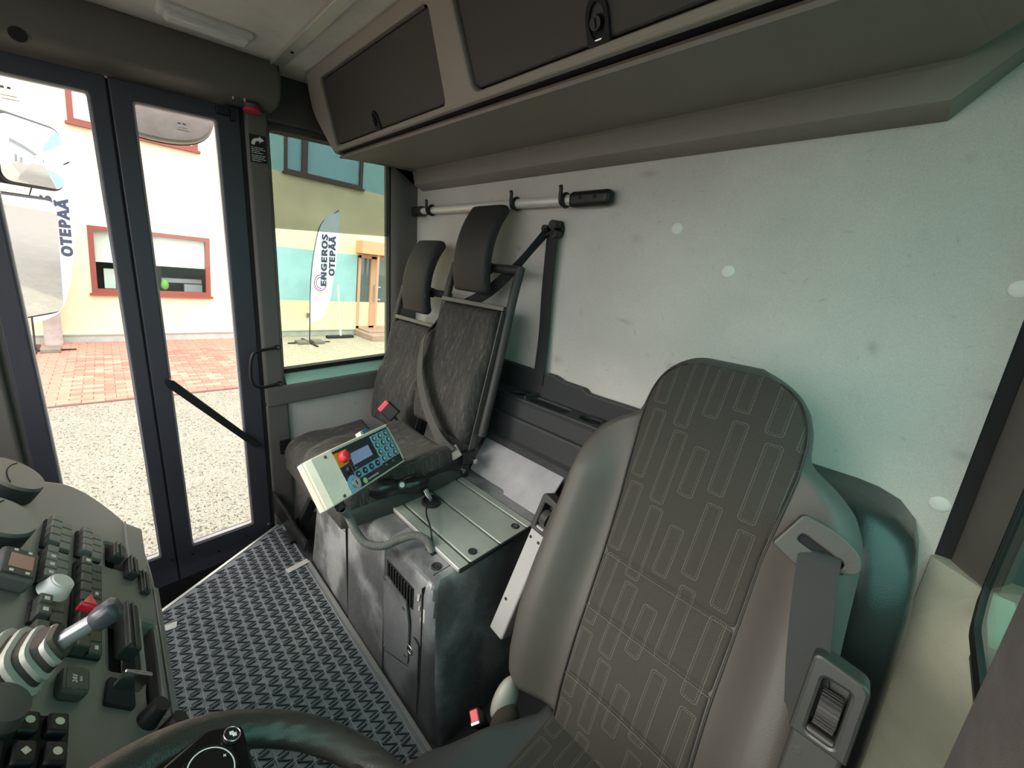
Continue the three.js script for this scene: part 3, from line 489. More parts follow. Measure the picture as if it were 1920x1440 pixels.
single('red_strap', 'thin red webbing strap under the window seat front', 'strap', ribbon([[-1.475, 0.6, 0.868], [-1.49, 0.53, 0.862], [-1.5, 0.485, 0.815]], [[0.6, 0, 0.8], [0.6, 0, 0.8]], 0.02, 0.003, 16), M.redPlastic);
{ const t = thing('seat_belt_buckle', 'black belt buckle with red button between the two passenger seats', 'belt buckle');
  const a = V(-1.49, 0.63, 0.41), b = V(-1.525, 0.69, 0.44), d = b.clone().sub(a).normalize();
  obj('stalk', between(a, b, 0.006), M.black, t);
  const dd = V(-0.63, 0.62, 0.46).normalize(), s = V(0.29, 0.75, -0.59); s.addScaledVector(dd, -s.dot(dd)).normalize(); const n = V().crossVectors(s, dd), C = basis(b, s, dd, n);
  obj('body', box(0.062, 0.075, 0.036, 0.006).translate(0, 0.014, 0).applyMatrix4(C), M.black, t);
  obj('button', box(0.057, 0.022, 0.032, 0.003).translate(0, 0.05, 0.003).applyMatrix4(C), mat(0xe8505c, 0.4), t, { label: 'red release button' }); }
{ const t = thing('seat_belt', 'black three-point belt hanging from the rear wall over the passenger seat', 'seat belt');
  obj('vertical_strap', ribbon([[-1.015, 1.515, 0.035], [-1.02, 1.3, 0.03], [-1.018, 1.1, 0.026], [-1.015, 0.9, 0.042]], [[1, 0, 0], [1, 0, 0]], 0.052, 0.003, 20), M.belt, t);
  obj('shoulder_strap', ribbon([[-1.03, 1.525, 0.045], [-1.075, 1.46, 0.07], [-1.15, 1.365, 0.1], [-1.27, 1.26, 0.125], [-1.4, 1.19, 0.145], [-1.49, 1.135, 0.175], [-1.5, 1.1, 0.215]], [[0.5, 0.85, 0], [0.2, 0.3, 0.9], [0.5, 0.85, 0.1], [0.5, 0.85, 0.1], [0.5, 0.8, 0.3], [0.5, 0.3, 0.8]], 0.048, 0.003, 60), M.belt, t);
  const q = seatA.q;
  obj('lap_strap', ribbon([[-1.5, 1.1, 0.215], [-1.485, 1.05, 0.292], [-1.455, 0.98, 0.333], [-1.395, 0.88, 0.378], [-1.29, 0.775, 0.412], [-1.175, 0.69, 0.425], [-1.115, 0.655, 0.41]], [[0.6, 0.3, 0.7], [0.85, 0.35, 0.35], [0.8, 0.6, 0.1], [0.75, 0.65, 0.1], [0.65, 0.75, 0.1], [0.6, 0.8, 0.1]], 0.062, 0.003, 60), M.beltGrey, t, { label: 'grey worn webbing across the seat back' });
  const g = obj('anchor_plate', [at(cyl(0.03, 0.032, 0.02, 24), -1.015, 1.53, 0.012, Math.PI / 2), at(cyl(0.018, 0.018, 0.05, 20), -1.005, 1.545, 0.03, Math.PI / 2), at(cyl(0.016, 0.016, 0.045, 20), -1.0, 1.512, 0.03, Math.PI / 2), at(cyl(0.014, 0.014, 0.045, 20), -1.045, 1.532, 0.03, Math.PI / 2)], M.black, t);
  obj('belt_loop', at(box(0.058, 0.012, 0.03, 0.005), -1.02, 1.512, 0.04, 0, 0, 0.3), M.blackRough, g);
  obj('tongue', [at(box(0.05, 0.045, 0.012, 0.004), -1.11, 0.655, 0.402, -0.3, 0.4, -0.7)], mat(0x77756f, 0.5), t);
  obj('buckle_clip', [at(box(0.06, 0.012, 0.016, 0.003), -1.135, 0.68, 0.41, -0.3, 0.4, -0.75)], M.black, t); }
single('floor_rail', 'dark folded metal rail standing at the end of the entrance mat', 'rail', (() => { const a = V(-1.99, 0.2, 0.845), b = V(-1.672, 0.085, 0.8), d = b.clone().sub(a), L = d.length(); d.normalize(); const n = V(0.14, 0, 1).normalize(), u = V().crossVectors(n, d); n.crossVectors(d, u); return [ext(roundPoly([[0, -0.12], [L, -0.075], [L, 0], [0, 0]], 0.004), 0.006, 0, basis(a, d, u, n)), ext(rect(0, -0.004, L, 0.004, 0.001), 0.012, 0.001, basis(a, d, u, n))]; })(), mat(0x6a6764, 0.35, { metalness: 0.6, map: rep(tScuff, 0.5) }));

// ================================================================ DRIVER SEAT
{
  const t = thing('driver_seat', 'large brown-grey driver seat with stitched cloth centre', 'seat');
  const lean = Math.PI / 9, XC = -0.267;
  const B = basis(V(XC, 0.30, 0.66), V(1, 0, 0), V(0, Math.cos(lean), -Math.sin(lean)), V(0, Math.sin(lean), Math.cos(lean)));
  const L = 0.985;
  const hw = lerpTab([[0, 0.2], [0.02, 0.24], [0.05, 0.285], [0.1, 0.308], [0.2, 0.316], [0.35, 0.312], [0.5, 0.3], [0.6, 0.295], [0.66, 0.292], [0.7, 0.284], [0.74, 0.265], [0.77, 0.235], [0.79, 0.205], [0.803, 0.185], [0.82, 0.177], [0.87, 0.17], [0.91, 0.156], [0.94, 0.135], [0.96, 0.11], [0.975, 0.08], [0.985, 0.045]]);
  const sm = (y) => (hw(y - 0.008) + 2 * hw(y) + hw(y + 0.008)) / 4;
  const face = (x, y) => { const a = Math.abs(x); const low = 1 - sstep(0.6, 0.78, y); return -0.004 + 0.062 * sstep(0.145, 0.235, a) * low * (0.75 + 0.25 * Math.sin(Math.PI * Math.min(1, y / 0.7))) - 0.05 * sstep(0.25, 0.32, a) * low - 0.012 * sstep(0.1, 0.17, a) * (1 - low) + 0.018 * Math.exp(-(((y - 0.25) / 0.16) ** 2)); };
  obj('backrest', pad((y) => -sm(y), (y) => sm(y), L, face, -0.1, 0.04, 84, 150).applyMatrix4(B), M.vinyl, t);
  obj('back_shell', pad((y) => -sm(y) + 0.02, (y) => sm(y) - 0.02, L - 0.02, () => -0.095, -0.15, 0.04, 24, 40).applyMatrix4(B), M.dashDark, t);
  const iw = lerpTab([[0, 0.14], [0.1, 0.145], [0.3, 0.143], [0.6, 0.15], [0.78, 0.163], [0.84, 0.162], [0.88, 0.155], [0.915, 0.14], [0.94, 0.115], [0.955, 0.085], [0.962, 0.05]]);
  const pat = canvasTex(800, 2000, (c, w, h) => {
    c.fillStyle = '#3b3733'; c.fillRect(0, 0, w, h);
    for (let k = 0; k < 90000; k++) { const v = 46 + Math.floor(rnd() * 32); c.fillStyle = `rgba(${v},${v - 4},${v - 9},0.5)`; c.fillRect(rnd() * w, rnd() * h, 2, 2); }
    const X = (x) => (x + 0.2) / 0.4 * w, Y = (y) => h - y / 1.0 * h;
    const cols = [[-0.16, 0.83, 0.17], [-0.105, 0.825, 0.17], [-0.046, 0.79, 0.175], [0.006, 0.77, 0.115], [0.061, 0.85, 0.165], [0.126, 0.825, 0.168], [0.182, 0.79, 0.15]];
    const loop = (x, y0, y1, g, W) => { const r = W * 0.45; c.beginPath(); c.moveTo(X(x - W + 0.006), Y(y1) + r * 2000 * 0); const xa = X(x - W), xb = X(x + W), ya = Y(y1), yb = Y(y0), q = r / 0.4 * w; const k = 14; c.moveTo(xa + q, ya); c.lineTo(xb - q, ya); c.quadraticCurveTo(xb, ya, xb - k * 0.2, ya + q); c.lineTo(xb - k, yb - q); c.quadraticCurveTo(xb - k, yb, xb - k - q, yb); c.lineTo(xa - k + q, yb); c.quadraticCurveTo(xa - k, yb, xa - k, yb - q); c.lineTo(xa, ya + q); c.quadraticCurveTo(xa, ya, xa + q, ya); c.closePath(); c.stroke(); };
    for (let p = -2; p < 6; p++) for (const [x, top, len] of cols) {
      const y1 = top - p * 0.186, y0 = y1 - len;
      c.lineWidth = 2.6; c.strokeStyle = 'rgba(170,162,148,0.55)'; c.setLineDash?.([5, 4]); loop(x, y0, y1, 0, 0.0155);
      c.lineWidth = 2; c.strokeStyle = 'rgba(165,156,142,0.45)'; loop(x, y0 + 0.004, y1 - 0.004, 0, 0.0115);
    } });
  const ins = (y) => (iw(y - 0.006) + 2 * iw(y) + iw(y + 0.006)) / 4;
  const ig = pad((y) => -ins(y) + 0.012, (y) => ins(y) + 0.012, 0.962, (x, y) => { const seam = [0.452, 0.318, 0.148].reduce((s, q, i) => s + Math.exp(-(((y - q + (i === 2 ? 0.25 * x * x : 0)) / 0.006) ** 2)), 0); return face(x, y) + 0.007 - 0.007 * Math.min(1, seam); }, -0.03, 0.012, 60, 260);
  { const p = ig.attributes.position, u = ig.attributes.uv; for (let i = 0; i < p.count; i++) u.setXY(i, (p.getX(i) + 0.2) / 0.4, p.getY(i)); }
  obj('centre_panel', ig.applyMatrix4(B), mat(0xffffff, 0.95, { map: pat, bumpMap: (() => { const c = tWeave.clone(); c.repeat.set(30, 60); c.needsUpdate = true; return c; })(), bumpScale: 0.0005, sheen: 0.25 }), t, { uv: true, label: 'dark cloth panel stitched with pale oblong loops' });
  const thread = mat(0x57524b, 0.8);
  for (const y of [0.452, 0.318, 0.148]) { const pts = []; for (let k = 0; k <= 24; k++) { const x = -0.128 + 0.28 * k / 24; pts.push(V(x, y + (y < 0.2 ? -0.25 * x * x : 0) - 0.004, face(x, y) + 0.0055).applyMatrix4(B)); } obj('seam_thread', tube(pts, 0.0011, 60, 6), thread, t); }
  { const pts = [], q = []; for (let k = 0; k <= 60; k++) { const y = 0.02 + 0.93 * k / 60; pts.push(V(-ins(y) + 0.013, y, face(-ins(y), y) + 0.004).applyMatrix4(B)); q.push(V(ins(y) + 0.011, y, face(ins(y), y) + 0.004).applyMatrix4(B)); } obj('piping', [tube(pts, 0.0022, 120, 6), tube(q, 0.0022, 120, 6)], M.headpad, t); }
  // belt exit in the right shoulder
  const BZ = new THREE.Matrix4().makeTranslation(0.235, 0, 0.03).multiply(new THREE.Matrix4().makeRotationY(0.22)).multiply(new THREE.Matrix4().makeTranslation(-0.235, 0, 0));
  const bz = obj('belt_bezel', [(() => { const s = roundPoly([[0.168, 0.652], [0.212, 0.628], [0.29, 0.657], [0.283, 0.69], [0.25, 0.712], [0.198, 0.722]], [0.006, 0.008, 0.018, 0.02, 0.02, 0.008]); s.holes.push(roundPoly([[0.198, 0.674], [0.262, 0.652], [0.268, 0.666], [0.204, 0.69]], 0.008)); return ext(s, 0.02, 0.003, B.clone().multiply(BZ)); })()], mat(0x4c4846, 0.5, grain()), t);
  obj('belt_slot', bx(0.19, 0.272, 0.645, 0.69, 0.002, 0.01, 0.003).applyMatrix4(B.clone().multiply(BZ)), M.rubber, bz);
  const q = (x, y, z) => { const v = V(x, y, z).applyMatrix4(B); return [v.x, v.y, v.z]; };
  obj('belt_strap', ribbon([q(0.236, 0.672, 0.02), q(0.238, 0.664, 0.052), q(0.243, 0.62, 0.062), q(0.262, 0.5, 0.068), q(0.285, 0.38, 0.06), q(0.3, 0.2, 0.02)], [[1, 0.12, 0.05], [1, 0.1, 0.05]], 0.056, 0.003, 40), mat(0x2b2c2e, 0.75, { bumpMap: rep(tWeave, 0.02), bumpScale: 0.0003 }), t);
  // cushion
  const C = basis(V(XC, 0.20, 1.16), V(1, 0, 0), V(0, 0.03, -1).normalize(), V(0, 1, 0.03).normalize());
  const cw = lerpTab([[0, 0.26], [0.05, 0.295], [0.16, 0.315], [0.24, 0.305], [0.32, 0.265], [0.42, 0.215], [0.5, 0.185], [0.56, 0.18]]);
  const cf = (x, y) => 0.1 + 0.03 * sstep(0.13, 0.22, Math.abs(x)) - 0.03 * sstep(0.2, 0.27, Math.abs(x)) + 0.015 * Math.exp(-(((y - 0.12) / 0.1) ** 2));
  const cu = obj('cushion', pad((y) => -cw(y), (y) => cw(y), 0.56, cf, -0.03, 0.05, 60, 60).applyMatrix4(C), mat(0x3c3c3d, 0.6, { bumpMap: rep(tLeather, 0.06), bumpScale: 0.0003 }), t);
  const cg = pad((y) => -0.14, (y) => 0.15, 0.46, (x, y) => cf(x, y + 0.09) + 0.006, 0.06, 0.012, 30, 60); cg.translate(0, 0.09, 0);
  { const p = cg.attributes.position, u = cg.attributes.uv; for (let i = 0; i < p.count; i++) u.setXY(i, (p.getX(i) + 0.2) / 0.4, p.getY(i)); }
  obj('cushion_panel', cg.applyMatrix4(C), mat(0xd8d8d8, 0.95, { map: pat }), cu, { uv: true });
  obj('seat_pedestal', [bx(XC - 0.22, XC + 0.22, 0.005, 0.1, 0.6, 1.08, 0.02), bx(XC - 0.16, XC + 0.16, 0.09, 0.18, 0.66, 1.04, 0.03)], M.blackRough, t);
  obj('recliner_cover', [at(new THREE.SphereGeometry(0.05, 24, 16).scale(0.5, 1.3, 0.9), XC - 0.255, 0.265, 0.69, -0.4)], mat(0xa7a29b, 0.5), t);
  obj('fabric_bunch', at(new THREE.SphereGeometry(0.05, 20, 14).scale(0.55, 0.8, 1), XC - 0.225, 0.25, 0.72, -0.3), mat(0x4a4038, 0.9, { bumpMap: rep(tLeather, 0.03), bumpScale: 0.004 }), t);
  // raised armrests
  const arm = (M4, len, label, w, d, m1, m2) => {
    const F = B.clone().multiply(M4), a = obj('armrest', bx(-w / 2, w / 2, 0, len * 0.8, -d / 2, d / 2, 0.007, 3).applyMatrix4(F), m1, t, { label });
    const s = roundPoly([[-w / 2 - 0.004, 0], [w / 2 + 0.004, 0], [w / 2 + 0.004, len * 0.24], [-w / 2 - 0.004, len * 0.26]], [0.004, 0.004, 0.014, 0.014]);
    s.holes.push(roundPoly([[-w * 0.26, 0.012], [w * 0.26, 0.012], [w * 0.26, len * 0.2], [-w * 0.26, len * 0.2]], 0.006));
    obj('adjuster_housing', [ext(s, d + 0.008, 0.005, F.clone().multiply(new THREE.Matrix4().setPosition(0, len * 0.76, -d / 2 - 0.004))), bx(-w / 2, w / 2, len * 0.77, len * 0.98, -d / 2, -d / 4, 0.004).applyMatrix4(F)], m2, a);
    const wheel = [at(cyl(d * 0.5, d * 0.5, w * 0.4, 30), 0, len * 0.86, d * 0.12, 0, 0, Math.PI / 2)]; for (let k = 0; k < 26; k++) { const th = k / 26 * Math.PI * 2; wheel.push(at(box(w * 0.4, 0.002, 0.002), 0, len * 0.86 + d * 0.5 * Math.cos(th), d * 0.12 + d * 0.5 * Math.sin(th))); }
    obj('adjuster_wheel', wheel.map((g) => g.applyMatrix4(F)), M.headpad, a);
    for (const x of [-w * 0.28, w * 0.28]) obj('rivet', at(cyl(0.0045, 0.0045, 0.004, 12), x, len * 0.71, d / 2, Math.PI / 2).applyMatrix4(F), M.chrome, a);
    obj('rivet', at(cyl(0.0045, 0.0045, 0.004, 12), -w * 0.2, len * 0.25, d / 2, Math.PI / 2).applyMatrix4(F), M.chrome, a);
  };
  arm(new THREE.Matrix4().makeRotationZ(-0.1).setPosition(-0.362, 0.055, -0.035), 0.435, 'folded-up armrest on the tunnel side', 0.052, 0.045, mat(0x9a989a, 0.5), M.headpad);
  arm(new THREE.Matrix4().makeRotationZ(-0.02).setPosition(0.292, 0.02, 0.075), 0.5, 'folded-up armrest on the window side', 0.062, 0.055, mat(0x323232, 0.5), mat(0x2f3130, 0.4));
}
{ const t = thing('seat_belt_buckle', 'belt buckle with red button beside the driver seat cushion', 'belt buckle');
  const a = V(-0.54, 0.19, 0.73), b = V(-0.537, 0.255, 0.77), d = b.clone().sub(a).normalize(), s = V(0.8, 0, 0.6).addScaledVector(d, -d.dot(V(0.8, 0, 0.6))).normalize(), n = V().crossVectors(s, d), C = basis(b, s, d, n);
  obj('stalk', between(a, b, 0.008), M.black, t);
  obj('body', box(0.036, 0.07, 0.026, 0.006).translate(0, 0.0, 0).applyMatrix4(C), M.black, t);
  obj('button', box(0.026, 0.014, 0.022, 0.003).translate(0.0, 0.033, 0.0).applyMatrix4(C), mat(0xee4a55, 0.35), t, { label: 'red release button' });
  obj('lip', box(0.008, 0.016, 0.024, 0.002).translate(0.015, 0.033, 0).applyMatrix4(C), M.chrome, t); }
{ // moulded cover behind the driver seat
  const ring = (y, x0, x1, z1, c) => { const p = [[x0, y, 0.004], [x0, y, z1 - 0.02]]; for (let k = 0; k <= 8; k++) { const a = k / 8 * Math.PI / 2; p.push([x1 - c + c * Math.sin(a), y, z1 - c + c * Math.cos(a)]); } p.push([x1, y, 0.004]); return p; };
  single('moulded_cover', 'black moulded plastic cover on the rear wall behind the driver seat', 'cover', loft([ring(0, -0.5, 0.125, 0.3, 0.08), ring(0.4, -0.45, 0.125, 0.29, 0.08), ring(0.62, -0.35, 0.122, 0.27, 0.08), ring(0.74, -0.25, 0.118, 0.25, 0.08), ring(0.82, -0.18, 0.108, 0.23, 0.085), ring(0.87, -0.15, 0.092, 0.2, 0.08), ring(0.905, -0.13, 0.06, 0.17, 0.06), ring(0.92, -0.12, 0.02, 0.14, 0.05), ring(0.925, -0.11, -0.02, 0.1, 0.03)], 0.6), mat(0x2b2f2e, 0.27, grain())); }

// ================================================================ CONTROLLER ON ITS ARM
{
  const c = V(-1.072, 0.777, 0.788), ex = V(-0.441, -0.111, -0.891).normalize(), ey = V(-0.582, 0.791, 0.19), n = V().crossVectors(ex, ey).normalize(); ey.crossVectors(n, ex);
  const F = (a = 0, b = 0, h = 0) => basis(c.clone().addScaledVector(ex, a).addScaledVector(ey, b).addScaledVector(n, h), ex, ey, n);
  const t = thing('control_box', 'cream push-button control box with keypad and screen above the tunnel', 'control box');
  // body with a sloping left shoulder
  const pr = [[-0.205, 0.0], [-0.142, 0.0], [0.148, 0.0], [0.156, -0.006], [0.156, -0.06], [-0.205, -0.06], [-0.212, -0.052], [-0.212, -0.012]];
  const bodyS = new THREE.Shape([[-0.214, -0.062], [0.157, -0.062], [0.157, -0.006], [0.15, 0], [-0.14, 0], [-0.2, -0.018], [-0.214, -0.03]].map((p) => new THREE.Vector2(...p)));
  const G = F(); // extrude (a,h) along b
  const BB = new THREE.Matrix4().makeBasis(ex, n, ey.clone().negate()).setPosition(c.clone().addScaledVector(ey, 0.074));
  const body = obj('housing', ext(bodyS, 0.146, 0.004, BB), M.cream, t);
  obj('seam', ext(new THREE.Shape([[-0.2145, -0.041], [0.1575, -0.041], [0.1575, -0.039], [-0.2145, -0.039]].map((p) => new THREE.Vector2(...p))), 0.147, 0, BB.clone().premultiply(new THREE.Matrix4().makeTranslation(ey.x * 0.0005, ey.y * 0.0005, ey.z * 0.0005))), mat(0x9a968a, 0.6), body);
  const face = canvasTex(1100, 520, (g, w, h) => {      // printed overlay
    const X = (a) => (a + 0.14) / 0.278 * w, Y = (b) => h - (b + 0.067) / 0.131 * h, S = w / 0.278;
    g.fillStyle = '#30343b'; g.fillRect(0, 0, w, h);
    const rrp = (x0, y0, x1, y1, r) => { g.beginPath(); g.moveTo(x0 + r, y0); g.lineTo(x1 - r, y0); g.quadraticCurveTo(x1, y0, x1, y0 + r); g.lineTo(x1, y1 - r); g.quadraticCurveTo(x1, y1, x1 - r, y1); g.lineTo(x0 + r, y1); g.quadraticCurveTo(x0, y1, x0, y1 - r); g.lineTo(x0, y0 + r); g.quadraticCurveTo(x0, y0, x0 + r, y0); g.closePath(); };
    g.fillStyle = '#e9952c'; g.beginPath(); g.moveTo(0, Y(0.056)); g.lineTo(X(-0.085), Y(0.056)); g.lineTo(X(-0.083), Y(0.03)); g.lineTo(X(-0.1), Y(0.014)); g.lineTo(0, Y(0.012)); g.closePath(); g.fill();
    g.fillStyle = '#7fb6d6'; g.beginPath(); g.arc(X(-0.115), Y(-0.047), 0.026 * S, 0, 7); g.fill(); g.fillRect(0, Y(-0.03), X(-0.115), h);
    rrp(X(-0.099), Y(-0.016), X(0.034), Y(-0.042), 22); g.fillStyle = '#7fb4d2'; g.fill();
    for (let r = 0; r < 4; r++) for (let k = 0; k < 3; k++) { const x = X(0.035 + k * 0.0335), y = Y(0.058 - r * 0.0245); rrp(x, y, x + 0.0325 * S, y + 0.0235 * S, 12); g.fillStyle = '#9cc9da'; g.fill(); }
    g.fillStyle = '#e8e8e8'; g.font = 'bold 28px sans-serif'; g.fillText('GEESINKNORBA', X(-0.057), Y(-0.06));
    g.strokeStyle = '#e6e6e6'; g.lineWidth = 4; for (const k of [0.045, 0.085]) { g.strokeRect(X(k), Y(-0.046), 22, 18); g.beginPath(); g.moveTo(X(k) + 30, Y(-0.052)); g.lineTo(X(k) + 46, Y(-0.052)); g.stroke(); }
    g.beginPath(); g.moveTo(X(-0.088), Y(0.002)); g.lineTo(X(-0.078), Y(0.002)); g.moveTo(X(-0.083), Y(0.002)); g.lineTo(X(-0.083), Y(-0.01)); g.moveTo(X(-0.089), Y(-0.01)); g.lineTo(X(-0.072), Y(-0.01)); g.stroke();
  });
  const pan = new THREE.PlaneGeometry(0.278, 0.131, 1, 1), slab = new THREE.BoxGeometry(0.278, 0.131, 0.0016);
  obj('face_overlay', slab.applyMatrix4(F(-0.001, -0.0015, 0.0006)), mat(0xffffff, 0.35, { map: face }), body, { uv: true, label: 'dark printed overlay' });
  obj('screen', at(box(0.094, 0.036, 0.0016, 0.0006), 0, 0, 0).applyMatrix4(F(-0.036, 0.019, 0.0018)), mat(0xb9bbf0, 0.2), body, { label: 'pale violet screen' });
  const es = obj('emergency_stop', at(cyl(0.0165, 0.0175, 0.012, 32), 0, 0, 0, Math.PI / 2).applyMatrix4(F(-0.113, 0.036, 0.012)), M.redPlastic, t, { label: 'red mushroom stop button' });
  obj('dome', new THREE.SphereGeometry(0.0168, 28, 12, 0, Math.PI * 2, 0, Math.PI / 2).scale(1, 0.45, 1).rotateX(Math.PI / 2).applyMatrix4(F(-0.113, 0.036, 0.018)), M.redPlastic, es);
  obj('stem', at(cyl(0.011, 0.011, 0.01, 20), 0, 0, 0, Math.PI / 2).applyMatrix4(F(-0.113, 0.036, 0.005)), mat(0xdba040, 0.5), es);
  obj('selector_knob', [at(cyl(0.012, 0.0135, 0.012, 24), 0, 0, 0, Math.PI / 2).applyMatrix4(F(-0.111, -0.005, 0.007)), box(0.006, 0.024, 0.008, 0.002).applyMatrix4(F(-0.111, -0.005, 0.014))], M.black, t);
  const kl = obj('key_switch', at(cyl(0.0145, 0.0155, 0.008, 28), 0, 0, 0, Math.PI / 2).applyMatrix4(F(-0.113, -0.047, 0.005)), M.chrome, t);
  obj('key_slot', box(0.003, 0.012, 0.004, 0.0005).applyMatrix4(F(-0.113, -0.047, 0.008)), M.rubber, kl);
  for (let r = 0; r < 4; r++) for (let k = 0; k < 3; k++) { const b = obj('keypad_key', at(cyl(0.0092, 0.0098, 0.003, 22), 0, 0, 0, Math.PI / 2).applyMatrix4(F(0.0512 + k * 0.0335, 0.0462 - r * 0.0245, 0.0028)), mat(0x2f3f4c, 0.4), t); obj('key_symbol', at(new THREE.CircleGeometry(0.0062, 18), 0, 0, 0).applyMatrix4(F(0.0512 + k * 0.0335, 0.0462 - r * 0.0245, 0.0046)), mat(0xa9d3e2, 0.4), b); }
  for (let k = 0; k < 4; k++) { const b = obj('menu_key', at(cyl(0.0095, 0.0103, 0.003, 22), 0, 0, 0, Math.PI / 2).applyMatrix4(F(-0.085 + k * 0.0325, -0.029, 0.0028)), mat(0x26313a, 0.4), t); obj('key_symbol', (k === 1 || k === 2 ? new THREE.CircleGeometry(0.0048, 3).rotateZ(k === 1 ? Math.PI / 2 : -Math.PI / 2) : new THREE.PlaneGeometry(0.009, 0.004)).applyMatrix4(F(-0.085 + k * 0.0325, -0.029, 0.0046)), mat(0xbfe0ea, 0.4), b); }
  obj('round_badge', at(cyl(0.009, 0.009, 0.001, 20), 0, 0, 0, Math.PI / 2).applyMatrix4(F(-0.071, -0.056, 0.002)), mat(0xbcd89a, 0.4), t);
  for (const [a, b] of [[-0.163, 0.06], [-0.163, -0.062], [0.147, 0.066], [0.147, -0.066]]) obj('corner_screw', at(cyl(0.0045, 0.0045, 0.003, 12), 0, 0, 0, Math.PI / 2).applyMatrix4(F(a, b, a < -0.1 ? -0.006 : 0.001)), mat(0x6b675c, 0.5, { metalness: 0.5 }), t);
  obj('top_plug', [box(0.03, 0.016, 0.022, 0.003).applyMatrix4(F(0.046, 0.081, -0.02))], mat(0x3f6ea8, 0.5), t, { label: 'blue plug' });
  obj('plug_collar', [box(0.012, 0.015, 0.024, 0.002).applyMatrix4(F(0.024, 0.08, -0.02))], mat(0xb9b9b4, 0.5), t);
  obj('cable_gland', at(cyl(0.014, 0.014, 0.02, 18), 0, 0, 0).applyMatrix4(F(-0.17, -0.08, -0.03)), M.blackRough, t);
  // double-ball arm
  const m = thing('ball_mount_arm', 'black double-ball mounting arm under the control box', 'mount');
  const back = V(0, 0, 0).applyMatrix4(F(0.0, -0.02, -0.06)), b0 = V(-1.115, 0.622, 0.752), b1 = V(-1.072, 0.606, 0.585), foot = V(-1.035, 0.54, 0.568), d = b1.clone().sub(b0), L = d.length(); d.normalize();
  const ring = (s) => { const r = [0.018, 0.031, 0.033, 0.027, 0.021, 0.027, 0.033, 0.031, 0.018][Math.round(s * 8)]; const u = V(0, 1, 0).addScaledVector(d, -d.y).normalize(), v = V().crossVectors(d, u), p = b0.clone().addScaledVector(d, -0.022 + s * (L + 0.044)), o = []; for (let k = 0; k < 20; k++) { const a = k / 20 * Math.PI * 2; const q = p.clone().addScaledVector(u, Math.cos(a) * r * 1.05).addScaledVector(v, Math.sin(a) * r); o.push([q.x, q.y, q.z]); } return o; };
  obj('clamp_arm', loft([0, 1, 2, 3, 4, 5, 6, 7, 8].map((k) => ring(k / 8)), 0.9), mat(0x17171a, 0.3), m);
  const mid = b0.clone().lerp(b1, 0.5), sd = V(0.75, 0.55, 0.1).normalize();
  obj('clamp_knob', [between(mid.clone().addScaledVector(sd, 0.012), mid.clone().addScaledVector(sd, 0.03), 0.015, 18)], M.black, m);
  obj('clamp_bolt', between(mid.clone().addScaledVector(sd, 0.03), mid.clone().addScaledVector(sd, 0.033), 0.009, 16), M.white, m);
  obj('ball_stud', [new THREE.SphereGeometry(0.014, 18, 14).translate(b0.x, b0.y, b0.z), between(b0, b0.clone().add(V(-0.03, 0.05, 0.02)), 0.009), new THREE.SphereGeometry(0.014, 18, 14).translate(b1.x, b1.y, b1.z), between(b1, foot, 0.009)], M.chrome, m);
  obj('box_bracket', [between(b0.clone().add(V(-0.03, 0.05, 0.02)), back, 0.014), between(back.clone().addScaledVector(n, -0.006), back.clone().addScaledVector(n, 0.002), 0.033, 24), at(box(0.05, 0.03, 0.06, 0.006), -1.13, 0.645, 0.72)], M.blackRough, m);
  obj('base_disc', [at(cyl(0.034, 0.036, 0.006, 30), foot.x, 0.5415, foot.z), at(new THREE.TorusGeometry(0.031, 0.004, 8, 30), foot.x, 0.5455, foot.z, Math.PI / 2)], M.blackRough, m);
  const s0 = V(0, 0, 0).applyMatrix4(F(-0.17, -0.088, -0.03));
  const path = new THREE.CatmullRomCurve3([s0, V(-0.998, 0.65, 0.9), V(-0.985, 0.6, 0.885), V(-0.96, 0.567, 0.868), V(-0.925, 0.558, 0.83), V(-0.91, 0.565, 0.775), V(-0.888, 0.572, 0.735), V(-0.862, 0.556, 0.71), V(-0.85, 0.522, 0.7)]);
  const hose = thing('corrugated_conduit', 'grey ribbed cable conduit from the control box into the tunnel', 'cable');
  obj('sleeve', new THREE.TubeGeometry(path, 120, 0.0108, 14), mat(0x5a5957, 0.55), hose);
  const ribs = []; const tor = new THREE.TorusGeometry(0.0112, 0.0016, 5, 14); for (let k = 2; k < 118; k++) { const u = k / 118, p = path.getPointAt(u), tg = path.getTangentAt(u); ribs.push(tor.clone().applyQuaternion(new THREE.Quaternion().setFromUnitVectors(V(0, 0, 1), tg)).translate(p.x, p.y, p.z)); }
  obj('ribs', ribs, mat(0x6b6967, 0.5), hose, { kind: 'stuff' });
  single('thin_cable', 'thin black cable dropping from the mounting arm into the tunnel', 'cable', tube([[-1.07, 0.575, 0.575], [-1.05, 0.552, 0.56], [-1.02, 0.556, 0.575], [-0.985, 0.58, 0.62], [-0.95, 0.58, 0.652], [-0.9, 0.566, 0.672], [-0.862, 0.54, 0.69], [-0.855, 0.52, 0.695]], 0.003, 60, 8), M.black);
}

